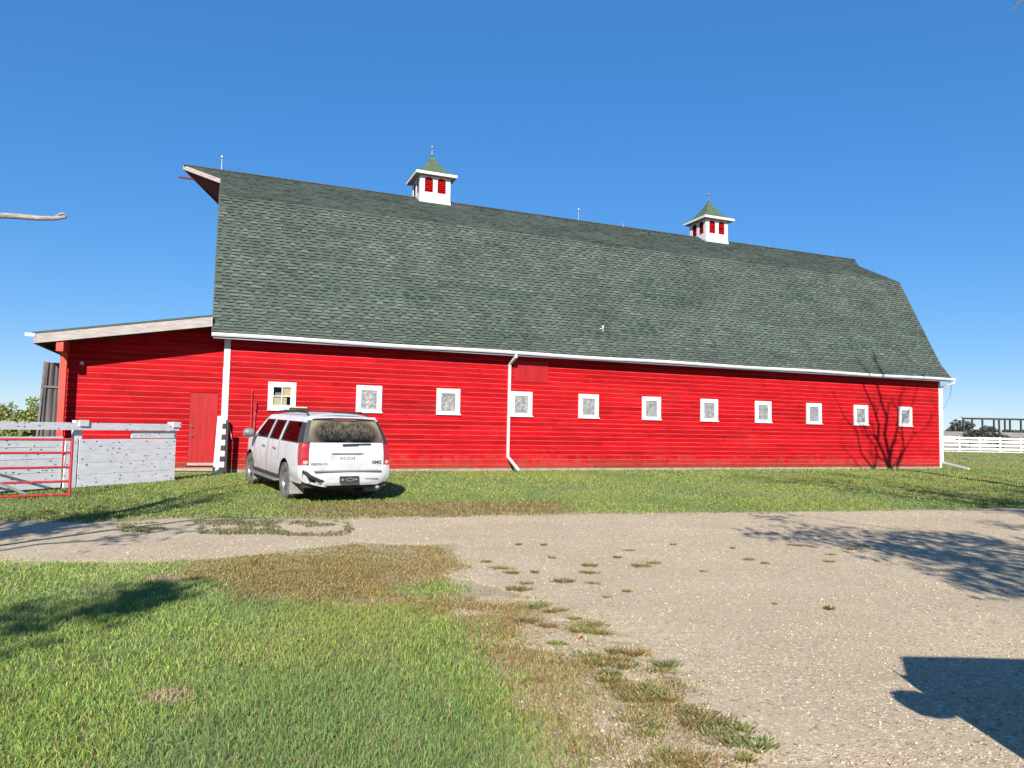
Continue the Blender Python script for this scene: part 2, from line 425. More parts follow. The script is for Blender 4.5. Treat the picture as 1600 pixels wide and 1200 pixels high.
# ------------------------------------------------------------------ object helpers
class MB:
    def __init__(s):
        s.v = []; s.f = []; s.m = []
    def face(s, pts, mi=0):
        i = len(s.v)
        s.v.extend([tuple(p) for p in pts])
        s.f.append(tuple(range(i, i + len(pts)))); s.m.append(mi)
    def box(s, x0, x1, y0, y1, z0, z1, mi=0):
        i = len(s.v)
        s.v += [(x0, y0, z0), (x1, y0, z0), (x1, y1, z0), (x0, y1, z0), (x0, y0, z1), (x1, y0, z1), (x1, y1, z1), (x0, y1, z1)]
        for f in ((0, 3, 2, 1), (4, 5, 6, 7), (0, 1, 5, 4), (1, 2, 6, 5), (2, 3, 7, 6), (3, 0, 4, 7)):
            s.f.append(tuple(i + k for k in f)); s.m.append(mi)
    def bar(s, a, b, w, h, up=(0, 0, 1), mi=0):
        a = Vector(a); b = Vector(b); d = (b - a).normalized()
        upv = Vector(up)
        if abs(d.dot(upv)) > 0.98: upv = Vector((0, 1, 0))
        r = d.cross(upv).normalized() * (w / 2); u = r.cross(d).normalized() * (h / 2)
        i = len(s.v)
        for p in (a, b):
            for (sr, su) in ((-1, -1), (1, -1), (1, 1), (-1, 1)):
                s.v.append(tuple(p + r * sr + u * su))
        for f in ((0, 1, 2, 3), (7, 6, 5, 4), (0, 4, 5, 1), (1, 5, 6, 2), (2, 6, 7, 3), (3, 7, 4, 0)):
            s.f.append(tuple(i + k for k in f)); s.m.append(mi)
    def tube(s, pts, radii, n=8, mi=0, cap=True):
        pts = [Vector(p) for p in pts]
        if isinstance(radii, (int, float)): radii = [radii] * len(pts)
        base = len(s.v)
        ref = None
        for k, p in enumerate(pts):
            d = (pts[min(k + 1, len(pts) - 1)] - pts[max(k - 1, 0)]).normalized()
            if ref is None:
                ref = d.orthogonal().normalized()
            r = (ref - d * ref.dot(d)).normalized(); ref = r
            u = d.cross(r)
            for j in range(n):
                a = 2 * math.pi * j / n
                s.v.append(tuple(p + (r * math.cos(a) + u * math.sin(a)) * radii[k]))
        for k in range(len(pts) - 1):
            for j in range(n):
                a = base + k * n + j; b = base + k * n + (j + 1) % n
                s.f.append((a, b, b + n, a + n)); s.m.append(mi)
        if cap:
            s.f.append(tuple(base + j for j in reversed(range(n)))); s.m.append(mi)
            e = base + (len(pts) - 1) * n
            s.f.append(tuple(e + j for j in range(n))); s.m.append(mi)
    def grid(s, fn, nu, nv, mi=0, skip=None):
        i = len(s.v)
        for a in range(nu + 1):
            for b in range(nv + 1):
                s.v.append(tuple(fn(a / nu, b / nv)))
        for a in range(nu):
            for b in range(nv):
                if skip and skip(a, b): continue
                q = i + a * (nv + 1) + b
                s.f.append((q, q + nv + 1, q + nv + 2, q + 1)); s.m.append(mi)
    def lathe(s, prof, n=24, axis='y', c=(0, 0, 0), mi=0):
        i = len(s.v)
        for k in range(n):
            a = 2 * math.pi * k / n
            for (r, t) in prof:
                if axis == 'y': p = (c[0] + r * math.cos(a), c[1] + t, c[2] + r * math.sin(a))
                else: p = (c[0] + r * math.cos(a), c[1] + r * math.sin(a), c[2] + t)
                s.v.append(p)
        m = len(prof)
        for k in range(n):
            for j in range(m - 1):
                a = i + k * m + j; b = i + ((k + 1) % n) * m + j
                s.f.append((a, b, b + 1, a + 1)); s.m.append(mi)
    def build(s, name, mats, parent=None, smooth=False, weld=False, tone=None):
        me = bpy.data.meshes.new(name)
        me.from_pydata(s.v, [], s.f)
        if not isinstance(mats, (list, tuple)): mats = [mats]
        for m in mats: me.materials.append(m)
        if len(mats) > 1:
            me.polygons.foreach_set('material_index', s.m)
        if weld:
            bm = bmesh.new(); bm.from_mesh(me)
            bmesh.ops.remove_doubles(bm, verts=bm.verts, dist=0.0008)
            bmesh.ops.recalc_face_normals(bm, faces=bm.faces)
            bm.to_mesh(me); bm.free()
        if smooth:
            me.polygons.foreach_set('use_smooth', [True] * len(me.polygons))
            if smooth != True:
                me.set_sharp_from_angle(angle=RAD(smooth))
        if tone is not None:
            set_tone(me, tone)
        me.update()
        o = bpy.data.objects.new(name, me)
        COL.objects.link(o)
        if parent is not None: o.parent = parent
        return o
def set_tone(me, tone):
    a = me.color_attributes.new('tone', 'FLOAT_COLOR', 'POINT')
    t = np.asarray(tone, dtype=np.float32)
    if t.shape[1] == 3: t = np.concatenate([t, np.ones((len(t), 1), np.float32)], 1)
    a.data.foreach_set('color', t.ravel())
def np_mesh(name, V, F, material, tone=None, parent=None, k=None):
    """fast mesh from numpy arrays; F is (n,3) or (n,4)"""
    me = bpy.data.meshes.new(name)
    V = np.asarray(V, np.float32); F = np.asarray(F, np.int32)
    me.vertices.add(len(V)); me.vertices.foreach_set('co', V.ravel())
    nf, k = F.shape
    me.loops.add(nf * k); me.loops.foreach_set('vertex_index', F.ravel())
    me.polygons.add(nf)
    me.polygons.foreach_set('loop_start', np.arange(nf, dtype=np.int32) * k)
    me.polygons.foreach_set('loop_total', np.full(nf, k, np.int32))
    me.update(calc_edges=True)
    me.materials.append(material)
    if tone is not None: set_tone(me, tone)
    o = bpy.data.objects.new(name, me)
    COL.objects.link(o)
    if parent is not None: o.parent = parent
    return o
def tag(o, label, cat=None, group=None, kind=None):
    o['label'] = label
    if cat: o['category'] = cat
    if group: o['group'] = group
    if kind: o['kind'] = kind
    return o
def struct(o, label=None):
    o['kind'] = 'structure'
    if label: o['label'] = label
    return o
def empty(name, loc=(0, 0, 0), rot=(0, 0, 0), parent=None):
    o = bpy.data.objects.new(name, None)
    COL.objects.link(o)
    o.location = loc; o.rotation_euler = rot
    if parent is not None: o.parent = parent
    return o

# ------------------------------------------------------------------ ground and gravel regions (metres, from photo outline points on the ground)
def gl_(pts): return [tuple(gpt(*p)[:2]) for p in pts]
lawn = gl_([(0, 878), (250, 880), (330, 874), (430, 863), (560, 849), (690, 851), (722, 868), (725, 900), (765, 925), (850, 938),
            (910, 965), (955, 1010), (1040, 1060), (1110, 1110), (1140, 1150), (1200, 1190), (1230, 1250)])
LAWN = [(-40, lawn[0][1] - 0.3)] + [(-12, lawn[0][1])] + lawn + [(1.3, 1.0), (1.0, -12), (-40, -12)]
top_edge = gl_([(0, 813), (130, 816), (300, 809), (430, 809), (520, 812), (640, 808), (800, 804), (1000, 802), (1200, 801), (1400, 798), (1600, 794)])
GRAVEL = [(-40, top_edge[0][1] + 1.0), (-14, top_edge[0][1] + 0.2)] + top_edge + [(19, top_edge[-1][1] + 1.2), (60, top_edge[-1][1] + 6), (60, -12), (-40, -12)]
BROWN1 = gl_([(270, 905), (300, 872), (430, 862), (560, 848), (690, 850), (724, 868), (728, 905), (640, 925), (600, 942), (400, 936), (330, 916)])
BROWN2 = gl_([(560, 948), (640, 925), (735, 945), (790, 932), (850, 938), (910, 965), (955, 1010), (1010, 1060), (1060, 1110), (1090, 1200), (1100, 1300), (850, 1300),
              (800, 1200), (735, 1110), (765, 1040), (765, 985), (690, 962)])
BROWN3 = gl_([(430, 789), (600, 784), (860, 784), (900, 804), (640, 809), (430, 812)])
FRINGE = gl_([(850, 938), (910, 965), (955, 1010), (1040, 1060), (1110, 1110), (1150, 1150), (1230, 1200), (1230, 1300), (1040, 1300), (1020, 1200), (960, 1100), (900, 1030), (860, 980)])
TRACKWEED = gl_([(130, 850), (190, 820), (340, 812), (530, 816), (540, 838), (400, 848), (250, 854)])
STRAW = [gpt(262, 1093)[:2], gpt(262, 905)[:2]]
def warp(x, y, amp=0.18):
    x = np.asarray(x, float); y = np.asarray(y, float)
    return (x + (fbm(x, y, 0.8, 3) - 0.5) * 2 * amp + (vnoise(x, y, 3.0, 1) - .5) * 2 * amp,
            y + (fbm(x, y, 0.8, 5) - 0.5) * 2 * amp)
def edge_dist(x, y, line):
    x = np.asarray(x, float); y = np.asarray(y, float)
    d = np.full(x.shape, 1e9)
    for (ax, ay), (bx, by) in zip(line[:-1], line[1:]):
        ex, ey = bx - ax, by - ay
        t = np.clip(((x - ax) * ex + (y - ay) * ey) / (ex * ex + ey * ey + 1e-9), 0, 1)
        d = np.minimum(d, np.hypot(x - ax - t * ex, y - ay - t * ey))
    return d
LAWN_LINE = [(-12, lawn[0][1])] + lawn + [(1.3, 1.0)]
def edge_ramp(x, y):      # 0 at the lawn's gravel edge, 1 well inside
    wide = np.clip(0.30 + 0.75 * (np.asarray(x) + 1.0), 0.30, 1.05)
    return np.clip(edge_dist(x, y, LAWN_LINE) / wide, 0, 1)
TOP_LINE = [(-40, top_edge[0][1] + 1.0), (-14, top_edge[0][1] + 0.2)] + top_edge + [(19, top_edge[-1][1] + 1.2), (60, top_edge[-1][1] + 6)]
def gravel_field(x, y):       # > 0.5 where gravel lies on top, smooth across the border
    x = np.asarray(x, float); y = np.asarray(y, float)
    sd = edge_dist(x, y, LAWN_LINE) * np.where(inpoly(x, y, LAWN), -1.0, 1.0)
    right = np.clip((x + 1.6) / 1.2, 0, 1)
    nz = (vnoise(x, y, 0.42, 5) - 0.5) * 0.55 + (vnoise(x, y, 0.13, 2) - 0.5) * 0.24
    sd = sd + nz * (0.45 + 0.75 * right)
    wx, wy = warp(x, y, 0.25)
    sandy = inpoly(wx, wy, FRINGE) | inpoly(wx, wy, BROWN2)
    sd = np.where(sandy, np.maximum(sd, (vnoise(x, y, 0.30, 6) - 0.50) * 0.8), sd)
    st = edge_dist(x, y, TOP_LINE) * np.where(inpoly(x, y, GRAVEL), 1.0, -1.0) + nz * 0.6
    return 0.5 + np.minimum(sd, st) / 0.30
def is_gravel(x, y):
    return gravel_field(x, y) > 0.5

def axis(fine0, fine1, step, far0, far1):
    mid = list(np.arange(fine0, fine1 + 1e-6, step))
    lo = []; d = step; p = fine0
    while p > far0:
        d *= 1.35; p -= d; lo.append(max(p, far0))
    hi = []; d = step; p = fine1
    while p < far1:
        d *= 1.35; p += d; hi.append(min(p, far1))
    return np.array(lo[::-1] + mid + hi)
gx = axis(-16, 26, 0.20, -4000, 4000); gy = axis(-3, 40, 0.20, -300, 5000)
X, Y = np.meshgrid(gx, gy, indexing='ij')
def gheight(X, Y):
    near = sstep(60, 30, np.hypot(X, Y))
    return gz(X, Y) + near * ((vnoise(X, Y, 2.6, 2) - 0.5) * 0.03 + (vnoise(X, Y, 0.6, 4) - 0.5) * 0.012)
Z = gheight(X, Y)
V = np.stack([X, Y, Z], -1).reshape(-1, 3)
nx, ny = X.shape
ii = (np.arange(nx - 1)[:, None] * ny + np.arange(ny - 1)[None, :]).ravel()
F = np.stack([ii, ii + ny, ii + ny + 1, ii + 1], 1)
def ground_mat():
    m = mat('ground_soil', (0.25, 0.195, 0.095), rough=0.95, attr='tone', var=0.25, vscale=0.5, bump=0.9, bscale=18)
    add_spots(m, 24, 0.58, (0.16, 0.125, 0.07), soft=0.12)
    add_spots(m, 17, 0.60, (0.42, 0.345, 0.22), soft=0.10)
    return m
M_soil = ground_mat()
_dx = V[:, 0]; _dy = V[:, 1]
_sand = np.clip(1.25 - edge_dist(_dx, _dy, LAWN_LINE) / 0.9, 0, 1)
_wx, _wy = warp(_dx, _dy, 0.2)
_sand = np.where(inpoly(_wx, _wy, FRINGE) | inpoly(_wx, _wy, BROWN2), 1.0, _sand)
_sand = np.maximum(_sand, np.clip(1.0 - edge_dist(_dx, _dy, TOP_LINE) / 0.5, 0, 1) * 0.7)[:, None]
_gt = np.array([0.22, 0.20, 0.085]) * (1 - _sand) + np.array([0.40, 0.315, 0.20]) * _sand
ground = struct(np_mesh('ground', V, F, M_soil, _gt), 'flat farmyard ground with thin grass running to the horizon')
ground.data.polygons.foreach_set('use_smooth', [True] * len(F))

M_gravel = mat('gravel_surface', (0.43, 0.340, 0.220), rough=0.95, color2=(0.37, 0.288, 0.183), vscale=0.6, bump=0.5, bscale=75, detail=9)
add_spots(M_gravel, 0.5, 0.55, (0.385, 0.295, 0.19), stretch=(1, 2.2, 1), soft=0.25)
add_spots(M_gravel, 0.22, 0.52, (0.43, 0.34, 0.225), stretch=(0.5, 1.6, 1), soft=0.2)
add_spots(M_gravel, 36, 0.56, (0.63, 0.53, 0.39), soft=0.10)
add_spots(M_gravel, 25, 0.58, (0.20, 0.15, 0.10), soft=0.10)
add_spots(M_gravel, 11, 0.62, (0.34, 0.265, 0.18), soft=0.10)
hx = np.concatenate([np.arange(-14, -4, 0.10), np.arange(-4, 5, 0.05), np.arange(5, 14, 0.10), np.arange(14, 40, 0.5)]); hy = np.concatenate([np.arange(-8, 3, 0.25), np.arange(3, 9, 0.05), np.arange(9, 24, 0.10)])
HX, HY = np.meshgrid(hx, hy, indexing='ij')
HM = gravel_field(HX, HY)
HZ = gheight(HX, HY) + np.clip((HM - 0.5) * 0.05, -0.03, 0.008) + np.clip(HM - 0.5, 0, 1) * (0.004 * vnoise(HX, HY, 0.13, 6) + 0.006 * vnoise(HX, HY, 0.5, 7))
rut = np.exp(-((HY - 13.2 - 0.05 * HX) / 0.28) ** 2) + np.exp(-((HY - 14.9 - 0.05 * HX) / 0.28) ** 2)
HZ = HZ - 0.006 * rut * (HX < 4)
keep = np.maximum(np.maximum(HM[:-1, :-1], HM[1:, 1:]), np.maximum(HM[1:, :-1], HM[:-1, 1:])) > 0.42
nyh = len(hy)
ii = (np.arange(len(hx) - 1)[:, None] * nyh + np.arange(nyh - 1)[None, :])[keep]
F = np.stack([ii, ii + nyh, ii + nyh + 1, ii + 1], 1)
used, inv = np.unique(F.ravel(), return_inverse=True)
GV = np.stack([HX, HY, HZ], -1).reshape(-1, 3)[used]
gravel = struct(np_mesh('gravel_drive', GV, inv.reshape(-1, 4), M_gravel), 'pale tan gravel drive between the lawn and the barn')
gravel.data.polygons.foreach_set('use_smooth', [True] * len(inv.reshape(-1, 4)))

# ------------------------------------------------------------------ grass (stuff)
GREENS = np.array([[0.275, 0.385, 0.074], [0.205, 0.325, 0.062], [0.375, 0.420, 0.110], [0.155, 0.285, 0.068]])
DRY = np.array([[0.35, 0.225, 0.085], [0.28, 0.160, 0.058], [0.40, 0.285, 0.125], [0.24, 0.200, 0.072], [0.20, 0.19, 0.07]])
WEED = np.array([[0.20, 0.20, 0.080], [0.150, 0.170, 0.060], [0.25, 0.215, 0.095], [0.12, 0.14, 0.055]])
def blades(name, x, y, length, width, col, label, lean=0.55, cat=None):
    n = len(x)
    z = gheight(x, y)
    a = rng.random(n) * 2 * np.pi
    la = rng.random(n) * 2 * np.pi
    ln = length * (0.55 + 0.9 * rng.random(n)) * (0.75 + 0.5 * vnoise(x, y, 0.22, 3))
    lx = np.cos(la) * ln * lean * rng.random(n); ly = np.sin(la) * ln * lean * rng.random(n)
    wx = np.cos(a) * width / 2; wy = np.sin(a) * width / 2
    b = np.stack([x, y, z - 0.004], 1)
    w = np.stack([wx, wy, 0 * wx], 1)
    mid = b + np.stack([lx * 0.35, ly * 0.35, ln * 0.55], 1)
    tip = b + np.stack([lx, ly, ln * (0.98 - 0.25 * lean)], 1)
    V = np.stack([b - w, b + w, mid + w * 0.75, mid - w * 0.75, tip], 1).reshape(-1, 3)
    k = np.arange(n) * 5
    F = np.concatenate([np.stack([k, k + 1, k + 2], 1), np.stack([k, k + 2, k + 3], 1), np.stack([k + 3, k + 2, k + 4], 1)])
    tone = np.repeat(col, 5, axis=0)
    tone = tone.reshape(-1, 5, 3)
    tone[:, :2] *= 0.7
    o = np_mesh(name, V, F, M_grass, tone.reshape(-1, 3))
    tag(o, label, 'grass', kind='stuff')
    return o
def pick(pal, n):
    return pal[rng.integers(0, len(pal), n)] * (0.55 + 0.95 * rng.random((n, 1)) ** 1.3)
def grass_colour(x, y):
    n = len(x)
    wx, wy = warp(x, y, 0.30)
    wx = wx + rng.normal(size=n) * 0.13; wy = wy + rng.normal(size=n) * 0.16
    c = pick(GREENS, n)
    # broad hue patches
    t = fbm(x, y, 2.2, 6)[:, None]
    c = c * (0.82 + 0.36 * t) * np.array([1.0, 1.0, 1.0])
    blue = np.clip((fbm(x, y, 1.7, 2) - 0.52) * 6, 0, 1)[:, None]
    c = c * (1 - 0.55 * blue) + 0.55 * blue * np.array([0.165, 0.265, 0.095])
    yel = np.clip((fbm(x, y, 2.8, 1) - 0.50) * 5, 0, 1)[:, None]
    c = c * (1 - 0.5 * yel) + 0.5 * yel * np.array([0.34, 0.37, 0.085])
    br = inpoly(wx, wy, BROWN1) | inpoly(wx, wy, BROWN2) | inpoly(wx, wy, BROWN3)
    p = np.where(br, 0.98, 0.06)
    p = np.clip(p * (0.55 + 0.9 * fbm(x, y, 0.7, 4)), 0, 1)
    d = rng.random(n) < p
    c[d] = pick(DRY, d.sum())
    fr = (inpoly(wx, wy, FRINGE) | inpoly(wx, wy, TRACKWEED)) & ~d
    c[fr] = pick(WEED, fr.sum())
    for k, (sx, sy) in enumerate(STRAW):
        e = ((x - sx) / (0.20, 0.22)[k]) ** 2 + ((y - sy) / (0.13, 0.2)[k]) ** 2 + (fbm(x, y, .15, 3) - .5) * 1.5
        q = (e < 1) & (rng.random(n) < 0.85)
        c[q] = np.array([0.42, 0.33, 0.19]) * (0.8 + 0.4 * rng.random((q.sum(), 1)))
    return c
# foreground lawn: density falls with distance, blades grow wider so that cover stays
def scatter(n, x0, x1, y0, y1):
    return x0 + (x1 - x0) * rng.random(n), y0 + (y1 - y0) * rng.random(n)
def infront(x, y, m=0.72):
    return (np.abs(x) < y * m + 0.8)
xs_, ys_, ln_, wd_ = [], [], [], []
for (y0, y1, dens, w, L) in ((3.1, 5.0, 6800, 0.0042, 0.058), (5.0, 7.0, 4000, 0.0054, 0.056), (7.0, 9.5, 2200, 0.0076, 0.052), (9.5, 12.5, 1300, 0.010, 0.048)):
    x0, x1 = -y1 * 0.95 - 0.6, 2.6
    n = int(1.8 * dens * (x1 - x0) * (y1 - y0))
    x, y = scatter(n, x0, x1, y0, y1)
    wx, wy = warp(x, y)
    wx = wx + rng.normal(size=n) * 0.10; wy = wy + rng.normal(size=n) * 0.12
    k = inpoly(wx, wy, LAWN) & infront(x, y, 0.96)
    br = inpoly(wx, wy, BROWN1) | inpoly(wx, wy, BROWN2)
    fr = inpoly(wx, wy, FRINGE)
    patch = fbm(x, y, 0.45, 2)
    dens_k = np.where(fr, np.clip((patch - 0.42) * 6, 0.06, 1.0), np.where(br, np.clip((patch - 0.20) * 4.0, 0.55, 1.0), 1.0))
    dens_k = dens_k * np.where(br | fr, 1.0, 1 / 1.8)
    er = edge_ramp(x, y)
    dens_k = dens_k * np.clip((er - 0.75 * vnoise(x, y, 0.20, 1) + 0.28) * 3.0, np.where(br, 0.5, 0.06), 1.0)
    k &= rng.random(n) < dens_k
    xs_.append(x[k]); ys_.append(y[k])
    ln_.append(np.where(br[k] | fr[k], L * 0.72, L)); wd_.append(np.full(k.sum(), w))
x = np.concatenate(xs_); y = np.concatenate(ys_)
blades('lawn_grass', x, y, np.concatenate(ln_), np.concatenate(wd_)[:, None][:, 0], grass_colour(x, y), 'green lawn grass with dry brown edges beside the gravel drive', lean=1.0)
# grass strip before the barn and the paddock beyond
xs_, ys_, ln_, wd_ = [], [], [], []
for (y0, y1, dens, w, L) in ((11, 18, 640, 0.016, 0.055), (18, 26, 330, 0.022, 0.055), (26, 42, 150, 0.032, 0.06), (42, 66, 55, 0.055, 0.06)):
    x0, x1 = -y1 * 0.85 - 1, y1 * 0.85 + 2
    n = int(dens * (x1 - x0) * (y1 - y0))
    x, y = scatter(n, x0, x1, y0, y1)
    u = (x - BX) * BD[0] + (y - BY) * BD[1]; v = (x - BX) * BN[0] + (y - BY) * BN[1]
    wx, wy = warp(x, y)
    wy = wy + rng.normal(size=n) * 0.13
    k = ~inpoly(wx, wy, GRAVEL) & infront(x, y, 0.86)
    k &= ~((v > -0.10) & (u > -7.2) & (u < 30.2))
    k &= ~((v > -0.75) & (u > -1.8) & (u < 30.2) & (rng.random(n) < 0.45))
    xs_.append(x[k]); ys_.append(y[k]); ln_.append(np.full(k.sum(), L)); wd_.append(np.full(k.sum(), w))
# weeds in the wheel track
n = 42000
x, y = scatter(n, -8.5, -2.5, 11, 14.5)
wx, wy = warp(x, y, 0.2)
k = inpoly(wx, wy, TRACKWEED) & (fbm(x, y, 0.55, 5) > 0.455) & (rng.random(n) < 0.9)
xs_.append(x[k]); ys_.append(y[k]); ln_.append(np.full(k.sum(), 0.06)); wd_.append(np.full(k.sum(), 0.012))
x = np.concatenate(xs_); y = np.concatenate(ys_)
cc = grass_colour(x, y) * 0.80
far = (y > 34)[:, None]
cc = np.where(far, cc * 0.5 + 0.5 * np.array([0.26, 0.25, 0.11]), cc)
blades('yard_grass', x, y, np.concatenate(ln_), np.concatenate(wd_), cc, 'mown grass strip along the barn and the paddock beyond it', lean=0.8)

# ------------------------------------------------------------------ loose stones on the gravel (stuff)
n = 90000
t = rng.random(n)
y = 3.8 + 12.5 * t ** 1.7
x = -5 + (y * 0.74 + 6) * rng.random(n)
k = is_gravel(x, y)
x = x[k]; y = y[k]; n = len(x)
r = (0.0030 + 0.0100 * rng.random(n) ** 6) * (0.8 + y * 0.05)
oct_ = np.array([[1, 0, 0], [0, 1, 0], [-1, 0, 0], [0, -1, 0], [0, 0, 0.7], [0, 0, -0.6]])
jit = 1 + (rng.random((n, 6, 3)) - 0.5) * 0.7
an = rng.random(n) * 6.28
ca, sa = np.cos(an), np.sin(an)
P = oct_[None] * jit * r[:, None, None]
Q = P.copy(); Q[..., 0] = P[..., 0] * ca[:, None] - P[..., 1] * sa[:, None]; Q[..., 1] = P[..., 0] * sa[:, None] + P[..., 1] * ca[:, None]
zz = gheight(x, y) + 0.010
Q += np.stack([x, y, zz + r * 0.3], 1)[:, None, :]
k6 = (np.arange(n) * 6)[:, None]
ft = np.array([[0, 1, 4], [1, 2, 4], [2, 3, 4], [3, 0, 4], [1, 0, 5], [2, 1, 5], [3, 2, 5], [0, 3, 5]])
F = (k6[:, None, :] + ft[None]).reshape(-1, 3)
sc = np.array([[0.44, 0.36, 0.25], [0.37, 0.29, 0.195], [0.40, 0.315, 0.21], [0.25, 0.19, 0.13], [0.50, 0.42, 0.31], [0.32, 0.25, 0.17]])
tone = np.repeat(sc[rng.integers(0, 6, n)] * (0.8 + 0.35 * rng.random((n, 1))), 6, axis=0)
tag(np_mesh('gravel_stones', Q.reshape(-1, 3), F, M_stone, tone), 'loose small stones lying over the gravel drive', 'gravel', kind='stuff')

# ================================================================== BARN (local frame: x = along wall, y = into barn, z up)
barn = empty('barn', (BX, BY, 0.0), (0, 0, BYAW))
tag(barn, 'long red gambrel barn with green shingled roof and white trimmed windows', 'barn')
U0, U1 = -1.76, 30.10
RU0, RU1 = -2.15, 30.37
WZ0 = 0.29
VW = 12.8
VR = 6.4
ROWH = 0.170
WIN_SP, WIN_HW, WIN_Z0, WIN_Z1 = 2.783, 0.430, 2.154, 3.078
windows = [i * WIN_SP for i in range(11)]

# solid wall shell behind the boards (front, ends, back)
PROF = [(-0.50, 4.50), (-0.28, 4.76), (-0.02, 5.09), (0.21, 5.50), (2.26, 9.64), (VR, 11.87)]
def prof_z(v):
    return float(np.interp(v, [p[0] for p in PROF], [p[1] for p in PROF]))
op = 0.30     # half opening behind each window casing
wb = MB()
zz0, zz1 = WIN_Z0 + 0.10, WIN_Z1 - 0.12
cuts = [U0] + sum([[w - op, w + op] for w in windows], []) + [U1]
for a, b in zip(cuts[0::2], cuts[1::2]):
    wb.face([(a, 0, WZ0), (b, 0, WZ0), (b, 0, 4.85), (a, 0, 4.85)])
for w in windows:
    wb.face([(w - op, 0, WZ0), (w + op, 0, WZ0), (w + op, 0, zz0), (w - op, 0, zz0)])
    wb.face([(w - op, 0, zz1), (w + op, 0, zz1), (w + op, 0, 4.85), (w - op, 0, 4.85)])
front_wall = wb.build('front_wall', M_reddk, barn)
for side, uu in (('end', U0), ('end', U1)):
    e = MB()
    left = [(v, z - 0.05) for v, z in PROF if v >= 0]
    pts = [(0, 0.25), (0, 5.0)] + left + [(VW - v, z) for v, z in reversed(left[:-1])] + [(VW, 5.0), (VW, 0.25)]
    ring = [(uu, v, z) for v, z in pts]
    e.face(ring if uu > 0 else ring[::-1])
    e.build('end_wall', M_red, barn)
e = MB(); e.face([(U1, VW, 0.25), (U0, VW, 0.25), (U0, VW, 4.8), (U1, VW, 4.8)])
e.build('back_wall', M_red, barn)
e = MB(); e.box(U0 - 0.02, U1 + 0.02, -0.015, VW, -0.2, WZ0)
e.build('foundation', M_conc, barn)

# drop-siding boards, one object each
def board(parent, u0, u1, z0, h, vface, name='siding_board', jitter=0.0):
    d0 = vface - 0.020 - jitter; d1 = vface - 0.004
    zt = z0 + h; zc = zt - 0.030
    prof = [(vface + 0.004, z0), (d0, z0), (d0, zc), (d1, zt), (vface + 0.004, zt)]
    m = MB()
    n = len(prof)
    for k in range(n - 1):
        (a, za), (b, zb) = prof[k], prof[k + 1]
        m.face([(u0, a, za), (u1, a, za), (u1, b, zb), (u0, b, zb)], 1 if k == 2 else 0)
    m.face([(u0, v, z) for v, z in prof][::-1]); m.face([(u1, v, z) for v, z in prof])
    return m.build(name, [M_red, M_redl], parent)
rr = random.Random(11)
nrow = int((4.56 - WZ0) / ROWH)
HATCH = (8.03, 9.42, 3.46, 4.22)
for row in range(nrow + 1):
    z0 = WZ0 + row * ROWH
    # butt joints
    joints = [U0]
    p = U0 + rr.uniform(2.0, 5.0)
    while p < U1 - 1.5:
        joints.append(p); p += rr.choice((3.66, 4.27, 4.88, 4.9))
    joints.append(U1)
    holes = [(w - op - 0.06, w + op + 0.06) for w in windows if z0 < WIN_Z1 - 0.07 and z0 + ROWH > WIN_Z0 + 0.06]
    for a, b in zip(joints[:-1], joints[1:]):
        segs = [(a, b)]
        for h0, h1 in holes:
            ns = []
            for s0, s1 in segs:
                if h1 <= s0 or h0 >= s1: ns.append((s0, s1))
                else:
                    if h0 - s0 > 0.05: ns.append((s0, h0))
                    if s1 - h1 > 0.05: ns.append((h1, s1))
            segs = ns
        for s0, s1 in segs:
            board(front_wall, s0 + 0.004, s1 - 0.004, z0, ROWH - 0.001, 0.0, jitter=rr.uniform(0, 0.004))

# hatch panel of flat vertical boards above a window
hp = MB()
nb = 6
for k in range(nb):
    a = HATCH[0] + (HATCH[1] - HATCH[0]) * k / nb; b = HATCH[0] + (HATCH[1] - HATCH[0]) * (k + 1) / nb
    hp.box(a + 0.002, b - 0.002, -0.045 - rr.uniform(0, .004), -0.026, HATCH[2], HATCH[3])
hp.box(HATCH[0], HATCH[1], -0.052, -0.026, HATCH[2] - 0.03, HATCH[2] - 0.002)
hp.build('hatch_panel', M_redflat, barn)['label'] = 'flat red boarded panel under the eave beside the downspout'

